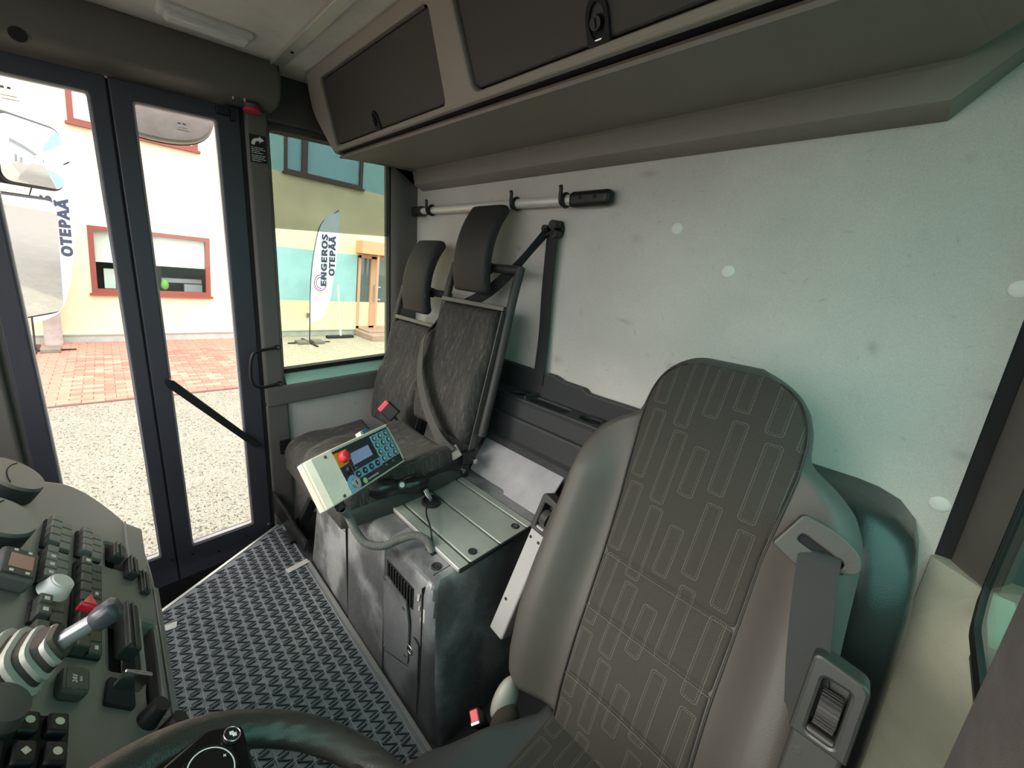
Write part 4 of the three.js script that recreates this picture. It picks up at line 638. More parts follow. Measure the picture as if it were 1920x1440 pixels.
// ================================================================ FLOOR MATS
function matRelief(inside, x0, x1, z0, z1, cx, cz, ribs) {   // either the grid of fine ribs or the N-shaped treads, one in each cell
  const pos = [];
  const prism = (ax, az, bx_, bz, w, h) => { const dx = bx_ - ax, dz = bz - az, l = Math.hypot(dx, dz), nx = -dz / l * w, nz = dx / l * w; const A = [ax + nx, 0, az + nz], B = [ax - nx, 0, az - nz], C = [bx_ + nx, 0, bz + nz], D = [bx_ - nx, 0, bz - nz], k = 0.5; const a = [ax + nx * k, h, az + nz * k], b = [ax - nx * k, h, az - nz * k], c = [bx_ + nx * k, h, bz + nz * k], d = [bx_ - nx * k, h, bz - nz * k]; const q = (p, r, s, t) => pos.push(...p, ...r, ...s, ...p, ...s, ...t); q(a, c, d, b); q(A, C, c, a); q(D, B, b, d); q(B, A, a, b); q(C, D, d, c); };
  const nxc = Math.round((x1 - x0) / cx), nzc = Math.round((z1 - z0) / cz);
  for (let i = 0; i < nxc; i++) for (let k = 0; k < nzc; k++) {
    const X = x0 + i * cx, Z = z0 + k * cz; if (!inside(X, Z) || !inside(X + cx, Z + cz) || !inside(X, Z + cz) || !inside(X + cx, Z)) continue;
    if (ribs) { prism(X, Z, X + cx, Z, 0.0013, 0.0042); prism(X, Z, X, Z + cz, 0.0011, 0.004); continue; }
    const e = 0.13;
    prism(X + cx * e, Z + cz * 0.18, X + cx * (e + 0.06), Z + cz * 0.9, 0.0027, 0.0045);
    prism(X + cx * (e + 0.06), Z + cz * 0.88, X + cx * (0.94 - e), Z + cz * 0.12, 0.0022, 0.0045);
    prism(X + cx * (0.94 - e), Z + cz * 0.1, X + cx * (1 - e), Z + cz * 0.82, 0.0027, 0.0045);
  }
  const g = new THREE.BufferGeometry(); g.setAttribute('position', new THREE.Float32BufferAttribute(pos, 3)); g.computeVertexNormals();
  return g;
}
{
  const rot = (y) => new THREE.Matrix4().makeRotationX(-Math.PI / 2).setPosition(0, y, 0);
  const poly = (pts, h, b = 0.001) => ext(new THREE.Shape(pts.map(([x, z]) => new THREE.Vector2(x, -z))), h, b, rot(-0.0045));
  const treadShadeMat = mat(0x33363a, 0.6), ribMat = mat(0x9b9ea1, 0.6);  // one moulded rubber: tread darkened to carry the shadow side of its ridges
  const t = thing('floor_mat', 'grey rubber floor mat with zigzag tread beside the engine tunnel', 'mat');
  obj('sheet', poly([[-1.645, 0.81], [-0.45, 0.81], [-0.45, 1.98], [-1.645, 1.98]], 0.005), M.mat, t);
  obj('tread', matRelief(() => true, -1.64, -0.46, 0.83, 1.97, 0.0385, 0.041, false).translate(0, 0.0004, 0), treadShadeMat, t, { kind: 'stuff' });
  obj('ribs', matRelief(() => true, -1.64, -0.46, 0.83, 1.97, 0.0385, 0.041, true).translate(0, 0.0004, 0), ribMat, t, { kind: 'stuff' });
  obj('edge_bead', bx(-1.645, -0.45, -0.0045, 0.006, 0.803, 0.818, 0.003), mat(0x7c7b78, 0.7), t);
  const e = thing('entrance_mat', 'grey rubber entrance mat with zigzag tread cut aslant at the door', 'mat');
  const diag = (z) => -1.991 + (z - 0.842) * (0.252 / 0.494);
  obj('sheet', poly([[-1.99, 0.815], [-1.648, 0.815], [-1.648, 1.51], [-1.985, 0.853]], 0.005), M.mat, e);
  for (const rib of [false, true]) obj(rib ? 'ribs' : 'tread', matRelief((x, z) => x > diag(z) + 0.004 && x < -1.652, -1.988, -1.648, 0.822, 1.52, 0.0335, 0.041, rib).translate(0, 0.0004, 0), rib ? ribMat : treadShadeMat, e, { kind: 'stuff' });
  obj('edge_trim', (() => { const a = V(-1.99, 0.002, 0.838), b = V(-1.5, 0.002, 1.795), d = b.clone().sub(a), L = d.length(); d.normalize(); return ext(rect(0, -0.007, L, 0.007, 0.001), 0.006, 0.001, basis(a.clone().add(V(0, -0.004, 0)), d, V().crossVectors(V(0, 1, 0), d), V(0, 1, 0))); })(), mat(0xb9b7b2, 0.4, { metalness: 0.5 }), e, { label: 'pale edge trim' });
  for (const [x, z, w, l, r] of [[-1.64, 0.86, 0.03, 0.1, 0.1], [-1.63, 1.36, 0.03, 0.1, -0.2], [-1.62, 1.44, 0.02, 0.03, 0.2]]) obj('tape_patch', at(box(w, 0.001, l, 0.0004), x, 0.0058, z, 0, r, 0), mat(0xb8b5b0, 0.6), e, { label: 'scrap of silver tape' });
}

// ================================================================ DASHBOARD
{
  const n = V(0, 0.68, -0.733).normalize(), e2 = V(0, 0.733, 0.68).normalize(), P0 = V(0, 0.75, 1.47);   // e2 runs up the slope
  const F = (u = 0, v = 0, h = 0) => basis(P0.clone().addScaledVector(V(1, 0, 0), u).addScaledVector(e2, -v).addScaledVector(n, h), V(-1, 0, 0), e2, n.clone());
  // local frame used for parts: x to the left (-X), y up the slope, z out of the face
  const t = thing('dashboard', 'grey dashboard with switch rows and a rounded passenger end', 'dashboard');
  const W = (u, v) => [-u, -v];
  const D = basis(P0, V(-1, 0, 0), e2, n);
  const outl = [[-0.3, 0.178], [-0.7, 0.178], [-1.0, 0.178], [-1.1, 0.175], [-1.2, 0.165], [-1.27, 0.142], [-1.335, 0.105], [-1.38, 0.052], [-1.405, 0.008], [-1.41, -0.04], [-1.36, -0.113], [-1.3, -0.19], [-1.2, -0.3], [-0.3, -0.3]].map((p) => W(...p));
  const cut = (x0, v0, x1, v1, r = 0.004) => roundPoly([W(x0, v1), W(x1, v1), W(x1, v0), W(x0, v0)], r);
  const outS = roundPoly(outl, 0.03);
  const cubbies = [[-1.18, 0.063, -1.09, 0.105], [-0.945, 0.066, -0.79, 0.118], [-0.93, 0.128, -0.71, 0.158]];
  for (const q of cubbies) outS.holes.push(cut(...q));
  obj('panel', ext(outS, 0.04, 0.01, D.clone().multiply(new THREE.Matrix4().setPosition(0, 0, -0.04))), M.dash, t);
  obj('body', [bx(-1.3, 0.1, 0.35, 0.62, 1.5, ZF - 0.02, 0.05, 4), ext(roundPoly(outl.map(([x, y]) => [x * 0.985, y * 0.96]), 0.03), 0.16, 0.01, D.clone().multiply(new THREE.Matrix4().setPosition(0, 0, -0.205)))], M.dashDark, t);
  obj('pocket_back', bx(0.6, 1.2, -0.17, -0.06, -0.05, -0.045).applyMatrix4(D), M.rubber, t);
  // paired switch rows: each block has a front row of keys and a rear row
  const block = (u0, u1, v0, count, dark, marks = []) => {
    const w = (u1 - u0) / count;
    const b = obj('switch_block', bx(-u1 + 0.0005, -u0 - 0.0005, -v0 - 0.05, -v0 + 0.002, -0.002, 0.006, 0.002).applyMatrix4(D), M.blackRough, t);
    for (let k = 0; k < count; k++) for (const r of [0, 1]) {
      const a = -u0 - (k + 1) * w, h = r ? 0.012 : 0.021;
      obj('key', bx(a + 0.0008, a + w - 0.0008, -v0 - (r ? 0.048 : 0.022), -v0 - (r ? 0.025 : 0.001), 0, h, 0.003).applyMatrix4(D), dark ? M.keyDark : M.key, b);
      if (marks.includes(k * 2 + r)) obj('key_mark', bx(a + w * 0.35, a + w * 0.65, -v0 - (r ? 0.04 : 0.016), -v0 - (r ? 0.034 : 0.008), h, h + 0.0006).applyMatrix4(D), M.white, b);
    }
  };
  block(-1.188, -1.078, -0.07, 4, false);
  block(-1.064, -0.96, -0.07, 4, false, [2, 4, 6]);
  block(-0.912, -0.856, -0.07, 2, true, [0, 2]);
  block(-0.845, -0.79, -0.07, 2, true);
  block(-1.182, -1.08, -0.006, 4, false);
  block(-1.06, -0.8, -0.006, 9, true, [0, 7, 17]);
  // round covers at the far end
  for (const [u, v, r] of [[-1.265, -0.165, 0.062], [-1.08, -0.165, 0.064]]) {
    const d = obj('round_vent', at(cyl(r, r * 1.05, 0.03, 40), 0, 0, 0, Math.PI / 2).applyMatrix4(F(u, v, 0.015)), M.dashDark, t);
    obj('vent_disc', at(cyl(r * 0.94, r * 0.97, 0.01, 40), 0, 0, 0, Math.PI / 2).applyMatrix4(F(u, v, 0.032)), M.dash, d);
    obj('vent_blade', tube([-0.9, -0.5, 0, 0.5, 0.9].map((k) => V(k * r * 0.9, 0.25 * r * (1 - k * k), 0).applyMatrix4(F(u, v, 0.0375))), 0.0012, 30, 6), M.rubber, d);
  }
  // little display module
  { const d = obj('display_module', bx(0.925, 1.01, 0.082, 0.14, 0, 0.026, 0.006, 3).applyMatrix4(D), mat(0x5c5a59, 0.5), t);
    obj('display_bezel', bx(0.93, 1.005, 0.087, 0.136, 0.024, 0.028, 0.003).applyMatrix4(D), M.dashDark, d);
    obj('screen', bx(0.948, 0.988, 0.092, 0.128, 0.0275, 0.0287).applyMatrix4(D), mat(0xc08a76, 0.25), d, { label: 'small reddish screen' });
    for (const [x, y] of [[0.999, 0.122], [0.998, 0.1], [0.938, 0.122], [0.938, 0.098]]) obj('button_mark', bx(x - 0.003, x + 0.003, y - 0.003, y + 0.003, 0.028, 0.0288).applyMatrix4(D), M.white, d); }
  { const k = obj('white_knob', at(cyl(0.02, 0.027, 0.02, 32), 0, 0, 0, Math.PI / 2).applyMatrix4(F(-0.938, -0.044, 0.02)), mat(0xecebe8, 0.4), t, { label: 'white round knob' });
    obj('knob_cap', at(cyl(0.0165, 0.0175, 0.003, 30), 0, 0, 0, Math.PI / 2).applyMatrix4(F(-0.938, -0.044, 0.031)), mat(0xdcdad6, 0.45), k); }
  obj('hazard_switch', ext(roundPoly([[-0.016, -0.014], [0.018, 0.0], [-0.014, 0.018]], 0.003), 0.016, 0.004, F(-0.889, 0.0, 0.024)), mat(0xe8223f, 0.3, { clearcoat: 0.6 }), t, { label: 'red triangular hazard switch' });
  // phone tray clips and slotted holders in the lower row
  const hold = (u, v, w, h, k) => { const b = obj('slot_holder', [bx(-w / 2, w / 2, -h / 2, h / 2, 0, k, 0.003).applyMatrix4(F(u, v, 0))], M.dashDark, t); obj('holder_rib', [bx(-w / 2, w / 2, h * 0.3, h * 0.42, k - 0.002, k + 0.006, 0.002), bx(-w / 2, w / 2, -h * 0.1, 0.02 * h, k - 0.002, k + 0.004, 0.001)].map((g) => g.applyMatrix4(F(u, v, 0))), M.keyDark, b); };
  hold(-1.125, 0.075, 0.05, 0.026, 0.02); hold(-1.085, 0.108, 0.06, 0.024, 0.018); hold(-1.05, 0.14, 0.07, 0.02, 0.01); hold(-0.87, 0.085, 0.12, 0.03, 0.026);
  obj('lid_panel', [bx(1.1, 1.3, -0.155, -0.112, 0, 0.004, 0.002).applyMatrix4(D)], mat(0x8e8984, 0.55, grain()), t);
  obj('lid_gap', bx(1.096, 1.31, -0.1115, -0.1085, 0, 0.0042).applyMatrix4(D), M.gasket, t);
  obj('lower_strip', [bx(0.72, 0.9, -0.152, -0.146, 0, 0.008, 0.002).applyMatrix4(D), bx(0.6, 1.05, -0.176, -0.164, 0, 0.004, 0.002).applyMatrix4(D)], M.key, t);
  { const tx = canvasTex(256, 192, (g, w, h) => { g.fillStyle = '#4b4d48'; g.fillRect(0, 0, w, h); g.fillStyle = '#f2f2f2'; g.font = 'bold 60px sans-serif'; g.fillText('24V', 70, 95); g.font = 'bold 30px sans-serif'; g.fillText('MAX', 90, 140); });
    obj('power_socket_cap', ext(roundPoly([[-0.026, -0.02], [0.026, -0.02], [0.026, 0.02], [-0.026, 0.02]], 0.012), 0.016, 0.004, F(-0.738, 0.0, 0)), mat(0x4b4d48, 0.5), t);
    obj('socket_print', new THREE.BoxGeometry(0.04, 0.03, 0.001).applyMatrix4(F(-0.738, 0, 0.0162)), mat(0xffffff, 0.5, { map: tx }), t, { uv: true, label: '24V print' }); }
  { const k = obj('key_barrel', [ext(roundPoly([[-0.03, -0.022], [0.02, -0.022], [0.028, 0.02], [-0.024, 0.026]], 0.006), 0.008, 0.002, F(-0.735, 0.075, 0))], M.blackRough, t);
    obj('ignition_key', [ext(roundPoly([[-0.004, -0.026], [0.004, -0.026], [0.003, 0.02], [-0.003, 0.02]], 0.002), 0.03, 0.002, F(-0.74, 0.078, 0.006))], M.chrome, k); }
  for (const [u, v] of [[-0.69, 0.12], [-0.665, 0.15]]) obj('stalk_boss', at(cyl(0.014, 0.018, 0.03, 20), 0, 0, 0, Math.PI / 2).applyMatrix4(F(u, v, 0.014)), M.black, t);
  // button pad by the wheel
  { const p = obj('button_pad', ext(roundPoly([W(-0.68, 0.0), W(-0.54, 0.0), W(-0.54, -0.11), W(-0.68, -0.11)], 0.012), 0.008, 0.003, D), M.blackRough, t);
    for (let i = 0; i < 3; i++) for (let j = 0; j < 3; j++) { const b = obj('pad_button', bx(-0.016, 0.016, -0.013, 0.013, 0, 0.014, 0.005, 3).applyMatrix4(F(-0.656 + i * 0.044, -0.022 - j * 0.035, 0.006)), M.black, p); obj('button_symbol', at(new THREE.CircleGeometry(0.006, 12 - 4 * ((i + j) % 3)), 0, 0, 0).applyMatrix4(F(-0.656 + i * 0.044, -0.022 - j * 0.035, 0.0204)), mat(0xe8e2d0, 0.5), b); } }
  // gear lever
  const g = thing('gear_lever', 'black gear lever with pale ribbed gaiter on the dashboard', 'gear lever');
  const base = V(0, 0, 0).applyMatrix4(F(-0.757, -0.078, 0.0)), tip = V(0, 0, 0).applyMatrix4(F(-0.745, -0.03, 0.112)), ax = tip.clone().sub(base), len = ax.length(); ax.normalize();
  const u = V().crossVectors(ax, n).normalize(), v = V().crossVectors(u, ax), GB = (s) => basis(base.clone().addScaledVector(ax, s), u, v, ax);
  const rsec = (s, w, h) => { const o = [], M4 = GB(s); for (let k = 0; k < 24; k++) { const a = k / 24 * Math.PI * 2, c = Math.cos(a), sn = Math.sin(a), p = V(Math.sign(c) * Math.abs(c) ** 0.55 * w, Math.sign(sn) * Math.abs(sn) ** 0.55 * h, 0).applyMatrix4(M4); o.push([p.x, p.y, p.z]); } return o; };
  const fold = obj('gaiter', loft([rsec(-0.004, 0.05, 0.043), rsec(0.062, 0.022, 0.02)], 0.9), mat(0x4a423c, 0.7), g);
  for (let k = 0; k < 4; k++) { const s = 0.004 + k * 0.016, w = 0.056 - k * 0.0085; obj('gaiter_fold', loft([rsec(s - 0.005, w - 0.004, w - 0.012), rsec(s - 0.003, w, w - 0.008), rsec(s + 0.003, w, w - 0.008), rsec(s + 0.005, w - 0.004, w - 0.012)], 0.9), mat(0xbdb8b0, 0.5), fold); }
  obj('shaft', loft([rsec(0.055, 0.015, 0.012), rsec(0.07, 0.0125, 0.0105), rsec(len - 0.02, 0.0115, 0.011)], 0.9), mat(0xa9a9ad, 0.25, { metalness: 0.4 }), g);
  obj('grip', loft([rsec(len - 0.024, 0.013, 0.0125), rsec(len - 0.016, 0.0165, 0.016), rsec(len + 0.004, 0.018, 0.017), rsec(len + 0.01, 0.013, 0.012)], 0.9), mat(0x45464c, 0.35), g);
  const col = thing('column_switch', 'dark round turn knob on the dashboard beside the gear lever', 'knob');
  obj('skirt', at(cyl(0.036, 0.04, 0.02, 36), 0, 0, 0, Math.PI / 2).applyMatrix4(F(-0.664, -0.096, 0.01)), M.dashDark, col);
  obj('knob_face', at(cyl(0.03, 0.034, 0.014, 36), 0, 0, 0, Math.PI / 2).applyMatrix4(F(-0.664, -0.096, 0.026)), mat(0x55534f, 0.5), col);
}

// ================================================================ STEERING WHEEL
{
  const c = V(-0.228, 0.881, 1.334), tl = 0.471, n = V(0, Math.cos(tl), -Math.sin(tl)), ux = V(1, 0, 0), vy = V(0, -Math.sin(tl), -Math.cos(tl)), B = basis(c, ux, vy, n.clone());   // (x, towards driver, up out of wheel)
  // right-handed check: ux x vy = n
  const t = thing('steering_wheel', 'dark brown-black leather steering wheel with control pad', 'steering wheel');
  const R = 0.2055;
  const rim = (() => { const rings = [], m = 96; for (let i = 0; i < m; i++) { const a = i / m * Math.PI * 2, o = [], grip = 1 + 0.1 * sstep(0.6, 0.75, Math.abs(Math.sin(a + 0.9))); for (let k = 0; k < 18; k++) { const b = k / 18 * Math.PI * 2, r = R + 0.0195 * Math.cos(b) * grip, z = 0.0165 * Math.sin(b) * grip; const p = V(r * Math.cos(a), r * Math.sin(a), z).applyMatrix4(B); o.push([p.x, p.y, p.z]); } rings.push(o); } rings.push(rings[0]); return loft(rings, 3, false); })();
  const leather = mat(0x35312e, 0.42, { bumpMap: rep(tLeather, 0.05), bumpScale: 0.0003 });
  obj('rim', rim, leather, t);
  const sp = (a0, a1, w0, w1) => { const s = new THREE.Shape(); const m = (a, r, o) => [r * Math.cos(a) - o * Math.sin(a), r * Math.sin(a) + o * Math.cos(a)]; const p = [m(a0, 0.05, -w0), m(a0, 0.195, -w1), m(a0, 0.195, w1), m(a0, 0.05, w0)]; return ext(roundPoly(p, 0.012), 0.026, 0.008, B.clone().multiply(new THREE.Matrix4().setPosition(0, 0, -0.02))); };
  for (const a of [Math.PI, 0, 2.12, 1.02]) obj('spoke', sp(a, 0, a === Math.PI || a === 0 ? 0.055 : 0.022, a === Math.PI || a === 0 ? 0.042 : 0.02), leather, t);
  obj('hub', [at(cyl(0.085, 0.095, 0.05, 48), 0, 0, -0.015, Math.PI / 2).applyMatrix4(B), new THREE.SphereGeometry(0.085, 40, 14, 0, Math.PI * 2, 0, Math.PI / 2).scale(1, 0.25, 1).rotateX(Math.PI / 2).translate(0, 0, 0.01).applyMatrix4(B)], mat(0x2d2b2a, 0.5, grain()), t);
  const tx = canvasTex(256, 256, (g, w, h) => { g.fillStyle = '#0d0d0f'; g.fillRect(0, 0, w, h); g.strokeStyle = '#e8e8e8'; g.lineWidth = 7; g.beginPath(); g.arc(128, 128, 112, 0, 7); g.stroke(); g.lineWidth = 5; g.strokeRect(90, 30, 22, 22); g.strokeRect(124, 34, 14, 18); g.fillStyle = '#e8e8e8'; g.font = 'bold 40px sans-serif'; g.fillText('+', 30, 140); g.fillText('-', 200, 140); });
  const pd = obj('control_pad', ext(roundPoly([[-0.2, 0.0], [-0.192, 0.036], [-0.15, 0.034], [-0.095, 0.028], [-0.095, -0.05], [-0.17, -0.05]], 0.008), 0.012, 0.003, B.clone().multiply(new THREE.Matrix4().setPosition(0, 0, 0.004))), mat(0x0e0e10, 0.25), t, { label: 'glossy black control pad' });
  obj('pad_button', at(cyl(0.0085, 0.009, 0.004, 24), -0.1815, 0.02, 0.0175, Math.PI / 2).applyMatrix4(B), M.black, pd);
  obj('button_ring', new THREE.TorusGeometry(0.0085, 0.0008, 6, 28).translate(-0.1815, 0.02, 0.0195).applyMatrix4(B), M.chrome, pd);
  obj('button_symbol', [bx(-0.1845, -0.1805, 0.0175, 0.0215, 0.0195, 0.02), bx(-0.182, -0.178, 0.02, 0.024, 0.0195, 0.0201)].map((g) => g.applyMatrix4(B)), M.white, pd);
  obj('rotary_pad', at(cyl(0.026, 0.027, 0.006, 40), -0.15, -0.008, 0.018, Math.PI / 2).applyMatrix4(B), mat(0x141416, 0.3), pd);
  obj('rotary_print', at(new THREE.CircleGeometry(0.025, 40), -0.15, -0.008, 0.0214, 0, 0, -1.0).applyMatrix4(B), mat(0xffffff, 0.35, { map: tx }), pd, { uv: true });
  obj('column', between(c.clone().addScaledVector(n, -0.03), c.clone().addScaledVector(n, -0.24), 0.05, 28), M.dashDark, t);
}

// ================================================================ OUTSIDE (the street tilts a little against the cab)
const EX = new THREE.Matrix4().makeRotationX(-0.066);
const ex = (list) => (Array.isArray(list) ? list : [list]).map((g) => g.applyMatrix4(EX));
const GY = -0.515, WX = -9.6;
{
  const yellow = mat(0xf4ecc4, 0.9, { map: rep(tMottle, 2.5), bumpMap: rep(tGrain, 0.3), bumpScale: 0.002 }), teal = mat(0xa2d2d4, 0.9, { map: rep(tMottle, 2.5) });
  const brown = mat(0x7e3f33, 0.55), glassDark = mat(0x26303a, 0.08, { metalness: 0, clearcoat: 1 }), blind = mat(0xdfe8e2, 0.8), plinth = mat(0xb9bcb2, 0.9, { map: rep(tMottle, 0.8) });
  const t = thing('office_building', 'pale yellow rendered building with brown windows and teal bands', 'building');
  const wall = (z0, z1, y0, y1, m, name = 'wall_panel', d = 0) => obj(name, ex(bx(WX - 0.3, WX + d, y0, y1, z0, z1)), m, t);
  // rendered wall with window openings left out
  wall(-14, 14, -0.39, 0.315, yellow); wall(-14, 14, 1.475, 3.02, yellow); wall(-14, 14, 4.4, 6.4, yellow);
  wall(1.59, 3.6, 0.315, 1.475, yellow); wall(-1.0, -0.165, 0.315, 1.475, yellow); wall(5.4, 14, 0.315, 1.475, yellow);
  wall(-3.3, -1.0, 0.315, 1.475, teal, 'teal_panel'); wall(-14, -5.6, 0.315, 1.475, teal, 'teal_panel');
  wall(1.71, 3.6, 3.02, 4.4, yellow); wall(-1.22, -0.02, 3.02, 4.4, yellow); wall(5.4, 14, 3.02, 4.4, yellow);
  wall(-1.54, -1.22, 3.02, 4.4, teal, 'teal_panel'); wall(-14, -3.35, 3.02, 4.4, teal, 'teal_panel');
  obj('plinth', ex(bx(WX - 0.3, WX + 0.03, GY - 0.3, -0.39, -3.33, 14)), plinth, t);
  obj('base_flashing', ex(bx(WX - 0.01, WX + 0.05, -0.4, -0.385, -3.33, 14)), mat(0x8d9a88, 0.6), t);
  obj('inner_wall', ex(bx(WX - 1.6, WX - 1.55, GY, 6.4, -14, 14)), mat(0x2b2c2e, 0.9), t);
  obj('roof_slab', ex(bx(WX - 3, WX + 0.3, 6.4, 6.6, -14, 14)), mat(0x6a6a6a, 0.8), t);
  const win = (z0, z1, y0, y1, opt = {}) => {
    const fs = rect(-z1, y0, -z0, y1, 0.004), lights = [z0, ...(opt.mull ?? []), z1];
    for (let k = 0; k + 1 < lights.length; k++) { const l = lights[k] + (k ? 0.06 : 0.075), r = lights[k + 1] - (k + 2 < lights.length ? 0.06 : 0.075); fs.holes.push(rect(-r, y0 + 0.075, -l, y1 - 0.075, 0.004)); }
    const w = obj('window', ex(ext(fs, 0.11, 0, new THREE.Matrix4().makeBasis(V(0, 0, -1), V(0, 1, 0), V(1, 0, 0)).setPosition(WX - 0.1, 0, 0))), opt.frame ?? brown, t);
    obj('sill', ex(bx(WX - 0.05, WX + 0.07, y0 - 0.035, y0 + 0.005, z0 - 0.03, z1 + 0.03)), opt.frame ?? brown, w);
    obj('pane', ex(bx(WX - 0.06, WX - 0.055, y0 + 0.07, y1 - 0.07, z0 + 0.07, z1 - 0.07)), opt.glass ?? M.glassClear, w);
    if (opt.blind) obj('roller_blind', ex(bx(WX - 0.12, WX - 0.11, opt.blind, y1 - 0.05, z0 + 0.05, z1 - 0.05)), blind, w);
    if (opt.room) { obj('white_panel', ex(bx(WX - 0.3, WX - 0.25, y0 + 0.07, y0 + 0.42, z1 - 0.32, z1 - 0.17)), blind, w); obj('desk_clutter', ex([bx(WX - 0.4, WX - 0.3, y0 + 0.05, y0 + 0.2, z0 + 0.1, z0 + 0.4), bx(WX - 0.5, WX - 0.35, y0 + 0.22, y0 + 0.3, z0 + 0.1, z0 + 0.75)]), mat(0x9a9aa0, 0.6), w); obj('window_plant', ex(at(new THREE.IcosahedronGeometry(0.09, 1).scale(0.5, 1.1, 0.7), WX - 0.2, y0 + 0.18, z0 + 0.72)), mat(0x6fae3a, 0.8), w); }
    return w;
  };
  win(-0.165, 1.59, 0.335, 1.475, { blind: 0.87, room: true });
  win(-0.02, 1.71, 3.03, 4.4, { glass: mat(0xd9e4ea, 0.1) });
  win(3.6, 5.4, 0.335, 1.475, { blind: 0.87 }); win(3.6, 5.4, 3.03, 4.4, { glass: mat(0xd9e4ea, 0.1) });
  win(-3.35, -1.54, 3.03, 4.4, { mull: [-1.98], glass: mat(0x86b4bf, 0.08), frame: mat(0x4c3f3c, 0.5) });  // opaque pane colour carries the teal-blue reflection
  // entrance
  const timber = mat(0xc79a7c, 0.6), ent = obj('entrance_frame', ex([bx(WX - 0.1, WX + 0.02, -0.36, 1.48, -3.4, -3.33), bx(WX - 0.1, WX + 0.02, -0.36, 1.48, -3.87, -3.68), bx(WX - 0.1, WX + 0.02, -0.36, 1.48, -4.9, -4.8), bx(WX - 0.1, WX + 0.02, 1.42, 1.52, -5.6, -3.33), bx(WX - 0.1, WX + 0.02, -0.4, -0.3, -5.6, -3.33), bx(WX - 0.1, WX + 0.02, -0.36, 1.48, -5.6, -5.5)]), timber, t);
  obj('entrance_pane', ex(bx(WX - 0.06, WX - 0.05, -0.35, 1.45, -5.55, -3.36)), mat(0x5b6b6b, 0.08, { clearcoat: 1 }), ent);
  obj('door_handle', ex([between(V(WX + 0.06, 0.72, -3.78), V(WX + 0.06, 0.72, -3.95), 0.018), between(V(WX + 0.06, 0.4, -3.78), V(WX + 0.06, 0.4, -3.95), 0.018), between(V(WX + 0.06, 0.35, -3.79), V(WX + 0.06, 0.78, -3.79), 0.018)]), M.chrome, ent);
  obj('canopy', ex(bx(WX - 0.1, WX + 0.35, 1.53, 1.83, -6.2, -3.25)), mat(0xd6a27a, 0.6), t);
  obj('canopy_post', ex(between(V(WX + 0.28, GY, -3.72), V(WX + 0.28, 1.55, -3.72), 0.035)), timber, t);
  obj('stone_step', ex([bx(WX, WX + 1.0, GY, GY + 0.13, -6.2, -3.28, 0.01), bx(WX, WX + 0.6, GY + 0.13, GY + 0.17, -6.2, -3.4, 0.01)]), mat(0xb79a86, 0.85, { map: rep(tMottle, 0.6) }), t);
  obj('wall_box', ex(bx(WX, WX + 0.04, -0.08, 0.02, -2.14, -2.08)), mat(0x6f6a5a, 0.6), t);
  obj('yellow_wall', ex(bx(WX - 0.3, WX - 0.01, 1.475, 1.53, -6.2, -3.3)), yellow, t);
}
// ground: asphalt, kerb line and red pavers
{
  const g = structGroup('floor', 'street outside the truck');
  g.name = 'ground';
  obj('asphalt', ex(bx(-1.8, 40, GY - 0.1, GY - 0.014, -100, 40)), mat(0x5e5c5a, 0.85, { map: rep(tGravel, 0.9) }), g);  // unseen driver-side ground, toned dark to cut bounce light into the cab
  obj('gravel_strip', ex(bx(-5.95, -1.8, GY - 0.1, GY - 0.012, -100, 40)), mat(0xa7a39a, 0.9, { map: rep(tGravel, 0.9) }), g);
  obj('asphalt', ex([bx(-60, -5.95, GY - 0.12, GY - 0.06, -100, 40)]), mat(0x8f8b87, 0.9, { map: rep(tGravel, 1.5) }), g);
  const brickMats = [0xc9806c, 0xbf7462, 0xd18d78, 0xb86c5b].map((c) => mat(c, 0.9, { map: rep(tMottle, 0.5) })), greyMats = [0xb5a993, 0xaa9f8a, 0xbfb39c].map((c) => mat(c, 0.9, { map: rep(tMottle, 0.5) }));
  const geo = box(0.097, 0.05, 0.197, 0.006, 1); const rows = []; const rest = [], restGrey = [];
  obj('paver_bed', ex(bx(-9.6, -5.98, GY - 0.06, GY - 0.014, -6, 8)), mat(0x5d4c43, 0.95), g);
  const px0 = -6.05, spots = [];
  for (let i = 0; i < 35; i++) for (let k = -30; k < 36; k++) { const x = px0 - i * 0.1, z = k * 0.2 + (i % 2) * 0.1; if (x < WX + 0.05) continue; spots.push([x, z]); }
  const camE = V(0, 1.42, 1.35).applyMatrix4(EX.clone().invert());
  const seen = spots.filter(([x, z]) => { const zz = (z - camE.z) / (x - camE.x) * -1; const zAt = camE.z + (z - camE.z) * (-2 - camE.x) / (x - camE.x); return zAt > 0.9 && zAt < 1.55; }).sort((a, b) => b[0] - a[0]);
  const single_ = new Set(seen.slice(0, 300).map((s) => s.join()));
  const gc = join(geo); 
  for (const [x, z] of spots) {
    const y = GY - 0.025 + rr(-0.003, 0.003), red = z > -0.62, m = red ? brickMats[Math.floor(rnd() * 4)] : greyMats[Math.floor(rnd() * 3)];
    if (single_.has([x, z].join())) { const b = new THREE.Mesh(gc, m); b.name = 'brick'; b.position.copy(V(x, y, z).applyMatrix4(EX)); b.rotation.x = -0.066; b.castShadow = b.receiveShadow = true; g.add(b); }
    else (red ? rest : restGrey).push(geo.clone().translate(x, y, z));
  }
  obj('bricks', ex(rest), brickMats[0], g, { kind: 'stuff' });
  obj('bricks', ex(restGrey), greyMats[0], g, { kind: 'stuff' });
}
